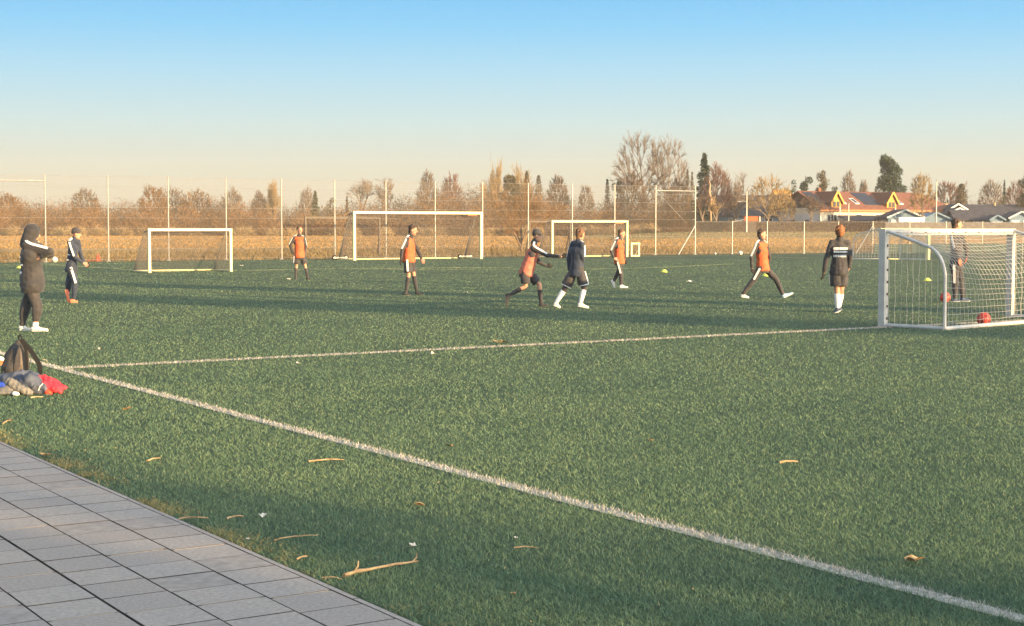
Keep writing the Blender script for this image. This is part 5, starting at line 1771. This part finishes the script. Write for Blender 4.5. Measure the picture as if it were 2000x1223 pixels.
    if g['trim']:
        for sd in 'LR':
            Hp, K_ = Q['hip' + sd], Q['knee' + sd]
            c0 = Hp.lerp(K_, .84); ax = (K_ - Hp).normalized(); a_ = ax.cross(F).normalized(); b_ = ax.cross(a_)
            m = MB(); pts = [c0 + (a_ * math.cos(t) + b_ * math.sin(t)) * .108 * W for t in np.linspace(0, 6.283, 15)]
            m.tube(pts, .010, k=5); m.build("hem_trim", M['white_cloth'], root)
    if g['leggings']:
        m = MB()
        for sd in 'LR':
            Hp, K_, A_ = Q['hip' + sd], Q['knee' + sd], Q['ankle' + sd]
            m2 = MB(); m2.cone(Hp.lerp(K_, .5), K_, .074 * W, .060 * W); m2.cone(K_, K_.lerp(A_, .12), .060 * W, .060 * W)
            remesh(m2, "legging", [M['black_cloth']], root, .011, .003, 9)
    # ---- socks and shoes
    for i, sd in enumerate('LR'):
        K_, A_, T_, He = Q['knee' + sd], Q['ankle' + sd], Q['toe' + sd], Q['heel' + sd]
        if g['socks']:
            sm_ = g['socks'] if isinstance(g['socks'], str) else g['socks'][i]
            st = g['sock_top'] if not full else .82
            m = MB(); c1 = K_.lerp(A_, max(st, .12)); c2 = K_.lerp(A_, max(.40, st + .02))
            m.cone(c1, c2, .058 * W, .060 * W) if st < .6 else None
            m.cone(c2 if st < .6 else c1, A_, (.060 if st < .6 else .042) * W, .042 * W)
            remesh(m, "sock", [M[sm_]], root, .010, .002, 12)
        sh = g['shoes'][i]
        d = (T_ - He); L = d.length; d = d.normalized()
        dn = (A_ - He.lerp(T_, .3)); dn = (dn - d * dn.dot(d)).normalized()
        sdv = d.cross(dn)
        m = MB()
        m.cone(He + dn * .022 * s, T_ + dn * .004 * s, .036 * s, .027 * s, sdv, 1.15)
        m.cone(He + dn * .03 * s, He.lerp(T_, .6) + dn * .012 * s, .038 * s, .034 * s)
        m.cone(A_ - (A_ - He).normalized() * .02, He.lerp(T_, .35) + dn * .03 * s, .040 * s, .036 * s)
        so = remesh(m, "shoe", [M[sh]], root, .008, 0, smooth_it=2)
        m = MB(); m.cone(He - dn * .014 * s, T_ - dn * .012 * s, .034 * s, .030 * s, dn, .42)
        m.build("sole", M['orange_shoe'] if sh == 'orange_shoe' else M['sole' if sh.startswith('black') else 'white_cloth'], so, True)
    # ---- gloves
    for i, sd in enumerate('LR'):
        if g['gloves'][i]:
            m = MB(); hand(m, Q['wrist' + sd], Q['hand' + sd], Q['elbow' + sd], s, F, 1.22, sd)
            remesh(m, "glove", [M[g['gloves'][i]]], root, .0085, 0, smooth_it=2)
    # ---- print on the back
    if g['back_text']:
        rr = random.Random(4)
        bk_ = -fwd
        m = MB()
        rows = [(.78, .052, .27), (.66, .046, .26), (.50, .050, .25)] if g['back_text'] == 1 else [(.70, .034, .25), (.48, .034, .26), (.27, .034, .24)]
        for f_, hh, ww in rows[:3]:
            c = hpm.lerp(shm, f_)
            x_ = -ww / 2
            while x_ < ww / 2 - .012:
                gw = rr.uniform(.012, .024)
                cc = c + side * x_
                o0 = parent_world(root)
                hit, loc_, nn_, _ = jk_o.ray_cast(cc + bk_ * .8 - o0, -bk_)
                if hit: cc = loc_ + o0 - bk_ * .001
                m.box(cc, (gw * .8, .012, hh * s * rr.uniform(.75, 1)), (side, bk_, torso))
                x_ += gw
        m.build("back_print", M['white_cloth'], root)
    return root


def ribbon(pts, out, wd, th, name, m, parent):
    sp = spline([Vector(p) for p in pts], 4); b = MB()
    V = []
    for i, p in enumerate(sp):
        d = (sp[min(i + 1, len(sp) - 1)] - sp[max(i - 1, 0)]).normalized()
        s_ = d.cross(out); s_ = s_.normalized() if s_.length > .01 else Vector((1, 0, 0)); n = s_.cross(d)
        for a, c in ((-.5, -.5), (.5, -.5), (.5, .5), (-.5, .5)):
            V.append(tuple(p + s_ * a * wd + n * c * th))
    q = []
    for i in range(len(sp) - 1):
        for j in range(4): q.append((i * 4 + j, i * 4 + (j + 1) % 4, i * 4 + 4 + (j + 1) % 4, i * 4 + 4 + j))
    e = (len(sp) - 1) * 4
    q += [(3, 2, 1, 0), (e, e + 1, e + 2, e + 3)]
    b.add(V, q)
    return b.build(name, M[m], parent)


def hand(b, Wr, Hn, El, s, F, k, sd):
    """palm, four unequal bent fingers, thumb from the side of the palm"""
    d = (Hn - Wr).normalized(); L = .175 * s
    a = (Wr - El).normalized()
    n = d.cross(Vector((.3, .2, 1))) ; n = n.normalized() if n.length > .1 else Vector((1, 0, 0))
    w_ = d.cross(n).normalized()
    pal = Wr + d * .085 * s
    for o in (-.024, 0, .024):
        b.cone(Wr + d * .015 + w_ * o * .6 * s, pal + w_ * o * s, .017 * s * k, .016 * s * k, n, .8, k=8)
    sg = 1 if sd == 'R' else -1
    for i, (o, fl) in enumerate(((-.032, .058), (-.011, .070), (.011, .066), (.032, .050))):
        p0 = pal + w_ * o * s; p1 = p0 + d * fl * .5 * s + n * sg * .006 * s; p2 = p1 + d * fl * .42 * s + n * sg * .024 * s
        b.cone(p0, p1, .0095 * s * k, .009 * s * k, k=8); b.cone(p1, p2, .009 * s * k, .0075 * s * k, k=8)
    t0 = Wr + d * .03 * s - w_ * .026 * s; t1 = t0 + d * .032 * s - w_ * .026 * s; t2 = t1 + d * .030 * s - w_ * .006 * s + n * sg * .012 * s
    b.cone(t0, t1, .013 * s * k, .011 * s * k, k=8); b.cone(t1, t2, .011 * s * k, .009 * s * k, k=8)


# coach with crossed arms, back turned three quarters
build_person("adult coach in a long dark hooded coat with arms crossed at the far left", 648, 64, dict(
    head=(64, 457), neck=(58, 473), shoulderL=(67, 479), shoulderR=(53, 481), elbowR=(97, 492, -.04), wristR=(82, 502, -.02), handR=(75, 503, .0),
    elbowL=(98, 497, -.02), wristL=(88, 493, -.03), handL=(83, 490, -.05), hipL=(70, 551), hipR=(56, 551),
    kneeR=(73, 598), ankleR=(69, 637), heelR=(65, 648), toeR=(91, 650), kneeL=(50, 598), ankleL=(44, 634), heelL=(41, 643), toeL=(57, 645)),
    (.80, .60), jacket='coat_cloth', coat=True, hood=True, bottom='trousers', bottom_m='black_cloth', socks=('black_cloth', 'white_cloth'), shoes=('white_shoe', 'white_shoe'),
    size=1.76, build=1.12, back_text=2, sock_top=.30, seed=2, hs=1.02)
# boy with a beanie walking away behind the coach
build_person("person in a dark tracksuit, beanie and orange boots walking beside the coach", 592, 141, dict(
    head=(149, 457), neck=(145, 467), shoulderL=(152, 472), shoulderR=(136, 474), elbowR=(146, 503, -.05), wristR=(162, 513), handR=(169, 518),
    elbowL=(158, 500), wristL=(165, 512), handL=(170, 517), hipL=(142, 522), hipR=(137, 522),
    kneeR=(147, 553), ankleR=(144, 584), heelR=(139, 590), toeR=(150, 592), kneeL=(134, 552), ankleL=(133, 572, .1), heelL=(130, 568, -.02), toeL=(134, 589, .0)),
    (.70, .72), look=(.95, .2), hat='black_cloth', bottom='trousers', bottom_m='navy_cloth', jacket='navy_cloth', socks=None, shoes=('orange_shoe', 'orange_shoe'), gloves=('glove', None), leg_stripe='R',
    size=1.62, build=.98, back_text=2, sock_top=.05, seed=3)
build_person("farthest bib player, standing facing the camera with one hand on the hip", 547, 590, dict(
    head=(585.5, 450), neck=(584.5, 460), shoulderR=(575, 465), shoulderL=(593, 465), elbowR=(566.5, 480), wristR=(573, 497), handR=(577, 501),
    elbowL=(597, 481), wristL=(594, 494), handL=(590, 497), hipR=(579.5, 500), hipL=(591, 500),
    kneeR=(579, 519), ankleR=(577.5, 541), heelR=(577.5, 546), toeR=(579.5, 547.5), kneeL=(596, 519), ankleL=(601, 541), heelL=(600, 546), toeL=(607, 547.2)),
    (.25, -.97), look=(.45, -.9), bib='bib', size=1.66, build=.92, trim=False, leg_stripe='R', sock_top=.28, seed=4, hair='hair_brown')
build_person("bib player walking to the right in front of the large goal", 577.5, 805, dict(
    head=(806.5, 450), neck=(801.5, 461), shoulderR=(795, 468), shoulderL=(804, 469), elbowR=(785.5, 488), wristR=(783.5, 506), handR=(782, 512),
    elbowL=(815, 489), wristL=(823, 505), handL=(825, 509), hipR=(796, 507), hipL=(801, 507),
    kneeR=(798, 538), ankleR=(793, 571), heelR=(789.5, 576), toeR=(801, 577.5), kneeL=(808, 536), ankleL=(814, 569), heelL=(814, 575.5), toeL=(826, 577)),
    (.94, -.34), look=(.98, -.2), bib='bib', size=1.70, build=.95, gloves=(None, 'glove'), leg_stripe='R', sock_top=.16, seed=5, hair='hair_dark')
build_person("running player in a beanie and faded bib reaching out with one arm", 600, 1040, dict(
    head=(1049, 461), neck=(1044, 472), shoulderR=(1041, 484), shoulderL=(1046, 484), elbowR=(1069, 499), wristR=(1096, 501.5), handR=(1107, 499.5),
    elbowL=(1052, 512), wristL=(1066, 518.5), handL=(1074, 519.5), hipR=(1025, 532), hipL=(1031, 532),
    kneeR=(1027, 559), ankleR=(996, 576), heelR=(989, 576), toeR=(989.5, 597), kneeL=(1053, 556), ankleL=(1057, 591), heelL=(1056, 598), toeL=(1069, 599)),
    (.97, .22), look=(.97, -.1), bib='bib_faded', hat='black_cloth', size=1.64, build=.95, gloves=('glove', 'glove'), leg_stripe='L', sock_top=.34, seed=6)
build_person("player in baggy shorts, leggings and pale socks being pushed from behind", 603, 1121, dict(
    head=(1133.5, 458), neck=(1130, 471), shoulderL=(1119, 476), shoulderR=(1137, 478), elbowR=(1138, 503), wristR=(1137, 523, .15), handR=(1136, 531, .17),
    elbowL=(1111, 505), wristL=(1112, 528), handL=(1115, 536), hipL=(1120, 530), hipR=(1133, 530),
    kneeL=(1103, 564), ankleL=(1087, 590), heelL=(1083.5, 596), toeL=(1093, 603), kneeR=(1141, 562), ankleR=(1134, 591), heelR=(1131, 597), toeR=(1148, 601)),
    (.50, .86), look=(.7, .7), jacket='navy_cloth', size=1.68, build=1.0, socks='white_cloth', shoes=('white_shoe', 'white_shoe'), trim=True, leggings=True, leg_stripe='R', sock_top=.14, seed=7,
    hair='hair_brown', hair_long=True)
build_person("bib player in long trousers and white boots strolling before the medium goal", 563, 1211, dict(
    head=(1214.3, 457), neck=(1210.5, 465.5), shoulderR=(1203.5, 471), shoulderL=(1215, 472), elbowR=(1194, 491), wristR=(1199, 504), handR=(1204, 507),
    elbowL=(1219, 491), wristL=(1221, 506), handL=(1222.5, 512), hipR=(1207, 511), hipL=(1212, 511),
    kneeL=(1208, 532), ankleL=(1198.5, 549), heelL=(1195, 549), toeL=(1200, 562.5), kneeR=(1213, 534), ankleR=(1213, 556), heelR=(1212, 561.5), toeR=(1225, 562.5)),
    (.90, -.40), bib='bib', bottom='trousers', shoes=('white_shoe', 'white_shoe'), socks=None, size=1.62, build=.92, leg_stripe='R', gloves=('glove', None), sock_top=.06, seed=8, hair='hair_brown')
build_person("bib player taking a very wide stride to the right", 583, 1497, dict(
    head=(1488, 458), neck=(1486, 470), shoulderR=(1479, 478), shoulderL=(1496, 479), elbowR=(1467.5, 503), wristR=(1468.5, 524), handR=(1471, 531),
    elbowL=(1503, 501), wristL=(1500, 518, .1), handL=(1497, 523, .1), hipR=(1485, 524), hipL=(1494, 524),
    kneeR=(1473, 546), ankleR=(1450, 575), heelR=(1449, 579), toeR=(1461, 583), kneeL=(1515, 544), ankleL=(1529, 575), heelL=(1531, 581), toeL=(1547, 573)),
    (.92, -.38), look=(.97, -.25), bib='bib', bottom='trousers', shoes=('blue_shoe', 'white_shoe'), socks=None, size=1.64, build=.95, leg_stripe='R', gloves=('glove', 'glove'), sock_top=.05, seed=9, hair='hair_dark')  # lit boot coloured white, its unlit mate pale blue
build_person("ginger haired player in a printed dark jacket and shorts seen from behind", 612, 1637, dict(
    head=(1640, 453), neck=(1640, 466), shoulderL=(1625, 474), shoulderR=(1655, 474), elbowL=(1614, 506), wristL=(1609, 532), handL=(1607.5, 540),
    elbowR=(1661, 502), wristR=(1659, 522, -.02), handR=(1656, 528), hipL=(1631, 526), hipR=(1646, 526),
    kneeL=(1635, 565), ankleL=(1636, 600), heelL=(1636, 608), toeL=(1631, 611), kneeR=(1643, 566), ankleR=(1639, 598, .1), heelR=(1639, 606, .1), toeR=(1641, 602, .35)),
    (-.05, 1), size=1.72, build=1.08, jacket='black_cloth', socks='white_cloth', shoes=('navy_shoe', 'navy_shoe'), back_text=1, stripes=False, sock_top=.30, seed=10,
    hair='hair_ginger', hair_long=True, leg_stripe='L', gloves=('glove', None))
build_person("tall goalkeeper in dark clothes standing behind the nearest goal's net", 590, 1872, dict(
    head=(1869, 439), neck=(1868, 453), shoulderR=(1860, 461), shoulderL=(1876, 461), elbowR=(1866, 487, -.05), wristR=(1873, 505), handR=(1874, 514),
    elbowL=(1888, 485), wristL=(1888, 503), handL=(1886, 510), hipR=(1864, 517), hipL=(1872, 517),
    kneeR=(1865, 553), ankleR=(1865, 583), heelR=(1862, 588.5), toeR=(1873, 590), kneeL=(1876, 551), ankleL=(1880, 581), heelL=(1878, 587), toeL=(1892, 588)),
    (.85, -.52), look=(.98, .1), bottom='trousers', size=1.84, build=1.02, shoes=('navy_shoe', 'navy_shoe'), socks=None, gloves=('orange_paint', 'orange_paint'), sock_top=.05, seed=11,
    hair='hair_dark', leg_stripe='R')

# ------------------------------------------------------------------ balls, cones and things lying about
M['ball_orange'] = mat("orange ball leather", (.62, .07, .05), (.70, .12, .07), rough=.4, scale=6)
M['ball_white'] = mat("white ball leather", (.72, .70, .60), (.60, .58, .50), rough=.4, scale=8)
M['ball_dark'] = mat("ball panel", (.18, .03, .03), rough=.4)
M['cone_yellow'] = mat("yellow marker plastic", (.55, .60, .10), (.62, .68, .14), rough=.5)
M['cone_red'] = mat("red marker plastic", (.55, .06, .03), rough=.5)


def ball(u, v, label, m, md, r=.112, group=None):
    g0 = G(u, v); c = g0 + Vector((0, 0, r + .012))
    o = thing("football", Vector((g0.x, g0.y, 0)), label, "football", group)
    b = MB(); b.ell(c, (Vector((1, 0, 0)), Vector((0, 1, 0)), UP), (r, r, r), 28, 18); b.build("ball_skin", M[m], o, True)
    # the twelve darker pentagons
    b = MB(); ph = (1 + 5 ** .5) / 2; vs = []
    for a in (-1, 1):
        for q in (-ph, ph): vs += [Vector((0, a, q)), Vector((a, q, 0)), Vector((q, 0, a))]
    rot = Vector((.3, .5, .8)).to_track_quat('Z', 'Y')
    for n in vs:
        n = (rot @ n).normalized(); t = n.orthogonal().normalized(); t2 = n.cross(t); V = [tuple(c + n * (r + .0015))]
        for i in range(5):
            a = 2 * math.pi * i / 5; p = (n * r + (t * math.cos(a) + t2 * math.sin(a)) * r * .33); V.append(tuple(c + p.normalized() * (r + .0012)))
        b.add(V, t=[(0, 1 + i, 1 + (i + 1) % 5) for i in range(5)])
    b.build("panel", M[md], o)
    return o


ball(1921, 637.5, "orange red football lying inside the nearest goal behind the net", 'ball_orange', 'ball_dark')
ball(1846, 592, "orange red football on the turf partly behind the nearest goal's rear tube", 'ball_orange', 'ball_dark')
ball(1446, 499, "white football lying at the foot of the first low fence post", 'ball_white', 'ball_dark', .13)
ball(107, 513.5, "white football at the far pitch edge beside the coach's elbow", 'ball_white', 'ball_dark', .14)
ball(1397, 498.2, "tiny white ball in the rough grass right of the tall fence's end post", 'ball_white', 'ball_dark', .07)


def marker(u, v, label, r=.13, h=.085, m='cone_yellow'):
    g0 = G(u, v); b = MB(); k = 20; V = []; q = []
    prof_ = [(r, .012), (r * .96, .022), (r * .55, h * .8), (r * .34, h), (r * .24, h), (r * .24, h - .01), (r * .9, .012)]
    for pr_, pz in prof_:
        for j in range(k):
            a = 2 * math.pi * j / k; V.append((g0.x + pr_ * math.cos(a), g0.y + pr_ * math.sin(a), pz + .012))
    for i in range(len(prof_) - 1):
        for j in range(k): q.append((i * k + j, i * k + (j + 1) % k, (i + 1) * k + (j + 1) % k, (i + 1) * k + j))
    b.add(V, q)
    return tag(b.build("marker_cone", M[m], None, True), label, "cone", "flat marker cones set out on the pitch")


marker(1297, 533, "yellow flat marker cone in the gap between the strolling player and the striding player", .13, .11)
marker(1496, 541, "yellow flat marker cone seen between the striding player's legs", .14, .12)
marker(1811, 550, "yellow flat marker cone seen through the nearest goal's side net", .125, .10)
marker(38, 525, "yellow flat marker cone at the far left behind the coach", .13, .10)
sb = thing("cone_stack", G(190, 511), "red orange stack of cones at the pitch edge right of the boy with the beanie", "cones")
g0 = G(190, 511)
for i in range(3):
    b = MB(); b.tube([g0 + Vector((.02 * i, 0, .02 + .07 * i)), g0 + Vector((.02 * i, 0, .20 + .07 * i))], [.16 - .02 * i, .03], k=14); b.build("cone", M['cone_red'], sb)
b = MB(); b.box(g0 + Vector((-.22, 0, .05)), (.4, .2, .07)); b.build("tray", M['cone_red'], sb)

# backpack and heap of jackets at the left
M['pack'] = mat("dark grey nylon", (.045, .042, .042), (.075, .068, .064), rough=.75, scale=30, bump=.0015, bscale=120)
M['pack_panel'] = mat("brownish mesh panel", (.12, .095, .08), (.17, .14, .12), rough=.9, scale=60, bump=.001, bscale=300)
M['strap'] = mat("black webbing", (.015, .015, .016), rough=.8)
M['jacket_slate'] = mat("slate padded nylon", (.055, .065, .090), (.10, .11, .14), rough=.55, scale=7, bump=.006, bscale=22)
M['jacket_grey'] = mat("olive grey nylon", (.13, .125, .115), (.20, .185, .16), rough=.6, scale=10, bump=.004, bscale=26)
M['cloth_red'] = mat("bright red cloth", (.60, .03, .05), (.75, .05, .07), rough=.7, scale=14, bump=.006, bscale=30)
M['cloth_blue'] = mat("royal blue cloth", (.02, .05, .35), (.03, .08, .45), rough=.7, scale=14, bump=.004, bscale=30)
yb = G(40, 741).y
bp = thing("backpack", Vector((G(40, 741).x, yb, 0)), "dark grey backpack with brown panel standing upright at the left edge", "backpack")
Pb = lambda u, v, d=0: P(u, v, yb + d)
b = MB()
b.cone(Pb(30, 722), Pb(36, 690), .155, .120, Vector((0, 1, 0)), .75); b.cone(Pb(36, 690), Pb(38, 672), .120, .055, Vector((0, 1, 0)), .75)
b.cone(Pb(18, 728), Pb(20, 695), .07, .05); b.cone(Pb(42, 733), Pb(22, 733), .10, .10)
remesh(b, "body", [M['pack']], bp, .008, .004, 10, seed=31)
b = MB(); V = []
pn = [(30, 735), (27, 718), (30, 700), (35, 682), (40, 670), (45, 682), (49, 700), (51, 718), (51, 735)]
for (u, v) in pn: V.append(Pb(u, v, -.118 - .02 * (1 - abs(u - 40) / 14)))
cen = Pb(40, 712, -.150)
b.add([tuple(cen)] + [tuple(p) for p in V], t=[(0, i + 1, (i + 1) % len(V) + 1) for i in range(len(V))])
b.build("back_panel", M['pack_panel'], bp)
for pts_, w_, nm in (([(41, 665), (49, 680), (52, 700), (52, 722), (51, 738)], .022, "shoulder_strap"), ([(42, 664), (56, 680), (68, 697), (77, 714), (78, 729), (70, 733)], .036, "shoulder_strap")):
    ribbon([Pb(u, v, -.16 if i < 3 else -.15) for i, (u, v) in enumerate(pts_)], Vector((0, -1, .1)), w_ * 1.3, .014, nm, 'strap', bp)
b = MB(); b.tube([Pb(38, 665), Pb(36, 658, -.01), Pb(39, 654, -.02), Pb(42, 658, -.03), Pb(43, 666, -.03)], .008, k=6); b.build("handle", M['strap'], bp)
b = MB(); b.cone(Pb(9, 732, -.05), Pb(14, 690, -.02), .035, .022); remesh(b, "side_pocket", [M['pack']], bp, .008, .003, 12, seed=33)

yj = G(50, 772).y
Pj = lambda u, v, d=0: P(u, v, yj + d)
jk = thing("jacket", Vector((Pj(50, 765).x, yj, 0)), "crumpled slate blue padded jacket lying in front of the backpack", "jacket")
b = MB()
fy = Vector((0, 1, 0))
b.cone(Pj(30, 752, .20), Pj(72, 752, .18), .115, .125, UP, .85)
b.cone(Pj(58, 752, .05), Pj(90, 763, .0), .125, .060)
b.cone(Pj(2, 742, .2), Pj(32, 744, .14), .060, .090)
b.cone(Pj(45, 740, .22), Pj(66, 742, .2), .09, .075)
b.cone(Pj(40, 764, .06), Pj(88, 767, .03), .065, .045)
b.cone(Pj(-10, 755, .2), Pj(20, 757, .14), .08, .075)
remesh(b, "shell", [M['jacket_slate']], jk, .009, .013, 15, seed=35, smooth_it=1)
b = MB(); b.cone(Pj(20, 748, -.05), Pj(33, 756, -.07), .055, .050); b.cone(Pj(33, 756, -.07), Pj(58, 768, -.09), .050, .036)
remesh(b, "sleeve", [M['jacket_grey']], jk, .008, .009, 20, seed=36, smooth_it=1)
b = MB(); b.cone(Pj(93, 766, -.03), Pj(97, 768, -.03), .036, .030); b.build("cuff", M['cone_red'], jk, True)
b = MB(); pts = [Pj(84, 749, -.135), Pj(78, 755, -.14), Pj(75, 763, -.13)]; b.tube(pts, .005, k=5); b.build("drawstring", M['white_cloth'], jk)
rd = thing("red_shirt", Vector((Pj(100, 760).x, yj, 0)), "bright red crumpled cloth sticking out of the right side of the jacket heap", "shirt")
b = MB()
b.cone(Pj(80, 737, .12), Pj(100, 748, .10), .040, .070, UP, .7); b.cone(Pj(100, 749, .1), Pj(125, 757, .04), .075, .030, UP, .6)
b.cone(Pj(92, 752, .06), Pj(117, 764, .0), .080, .030, UP, .6); b.cone(Pj(88, 752, .04), Pj(108, 758, .03), .07, .08, UP, .6)
remesh(b, "cloth", [M['cloth_red']], rd, .007, .013, 17, seed=37, smooth_it=1)
bl = thing("blue_shirt", Vector((Pj(2, 765).x, yj, 0)), "royal blue cloth peeping out at the left edge under the jacket", "shirt")
b = MB(); b.cone(Pj(-14, 752, -.05), Pj(6, 752, -.06), .045, .040, UP, .7); b.cone(Pj(-10, 757, -.05), Pj(8, 756, -.07), .035, .025)
remesh(b, "cloth", [M['cloth_blue']], bl, .008, .007, 12, seed=38)
gt = thing("grey_trousers", Vector((Pj(10, 770).x, yj - .05, 0)), "folded grey trousers with a pale hem under the jacket at the left edge", "trousers")
b = MB(); b.cone(Pj(-14, 767, -.10), Pj(30, 768, -.12), .040, .030, UP, .7); b.cone(Pj(-10, 763, -.06), Pj(22, 760, -.07), .045, .04)
remesh(b, "cloth", [M['jacket_grey']], gt, .008, .007, 12, seed=39)
b = MB(); b.cone(Pj(28, 769, -.15), Pj(34, 770, -.15), .022, .020); b.build("hem", M['white_cloth'], gt, True)
ob = thing("orange_bag", Vector((P(-2, 712, 18.5).x, 18.5, 0)), "orange bag partly cut by the left edge behind the backpack", "bag")
b = MB(); b.cone(P(-12, 712, 18.5), P(0, 715, 18.5), .10, .09); b.cone(P(-10, 722, 18.5), P(0, 722, 18.5), .09, .08)
remesh(b, "body", [M['orange_paint']], ob, .009, .008, 9, seed=40)
b = MB(); b.cone(P(-14, 700, 18.5), P(3, 702, 18.5), .045, .035); remesh(b, "flap", [M['white_cloth']], ob, .009, .005, 9, seed=41)

# unseen trees added right of and behind the viewer to throw shade over the near turf and the left half of the pitch
for i, (x_, y_, h_, w_, kd, lab) in enumerate([(27, -15, 8.5, 9, 'oak', "unseen bare tree added for its shade, with a wide crown behind the viewer, nearest the pitch"),
                                         (37, -22, 8.0, 8, 'oak', "unseen bare tree added for its shade behind the viewer, standing farthest to the right"),
                                         (33, -24, 8.5, 9, 'oak', "unseen bare tree added for its shade behind the viewer, farthest from the pitch"),
                                         (55, -8.6, 15, 2.2, 'birch', "slim bare birch added for its shadow right of the pitch, beyond the frame"),
                                         (55.5, -10.6, 14, 1.6, 'birch', "second slim bare birch added for its shadow right of the pitch, beyond the frame"),
                                         (55, -1.8, 15, 1.7, 'col', "narrow columnar tree added for its shadow right of the pitch, beyond the frame")]):
    bare_tree(0, 0, 0, 1, kd, lab, 'bark_brown', 'twig_brown', seed=130 + i, pos=(x_, y_, h_, w_), minr=.017 if w_ > 5 else .012, dens=2.2 if w_ > 5 else .6)
for x_, y_, lab in ((55, 3.5, "floodlight mast added for its shadow right of the pitch, beyond the frame, nearer the viewer"), (66, 8, "floodlight mast added for its shadow right of the pitch, beyond the frame, farther from the viewer")):
    o = thing("added_mast", Vector((x_, y_, 0)), lab, "floodlight")  # mast added out of view for its long shadow
    b = MB(); b.tube([(x_, y_, 0), (x_, y_, 16)], [.19, .12], k=10); b.build("pole", M['grey_metal'], o)
    for s in (-1, 1):
        b = MB(); b.box((x_ + s * .5, y_, 16.0), (.8, .25, .5)); b.build("lamp", M['grey_metal'], o)
    b = MB(); b.tube([(x_ - 1, y_, 15.65), (x_ + 1, y_, 15.65)], .06, k=6); b.build("crossarm", M['grey_metal'], o)

# ------------------------------------------------------------------ the evening air
hz = MB(); hz.box((20, 272, 13), (900, 668, 28))
hm = bpy.data.materials.new("haze"); hm.use_nodes = True
hn = hm.node_tree
hn.nodes.remove(hn.nodes["Principled BSDF"])
pvn = hn.nodes.new("ShaderNodeVolumePrincipled")
pvn.inputs["Color"].default_value = (.92, .90, .86, 1)
pvn.inputs["Density"].default_value = .0003
pvn.inputs["Anisotropy"].default_value = .0
hn.links.new(pvn.outputs[0], hn.nodes["Material Output"].inputs["Volume"])
tag(hz.build("haze", hm), kind="stuff", label="thin golden evening haze over the pitch and meadow", cat="haze")
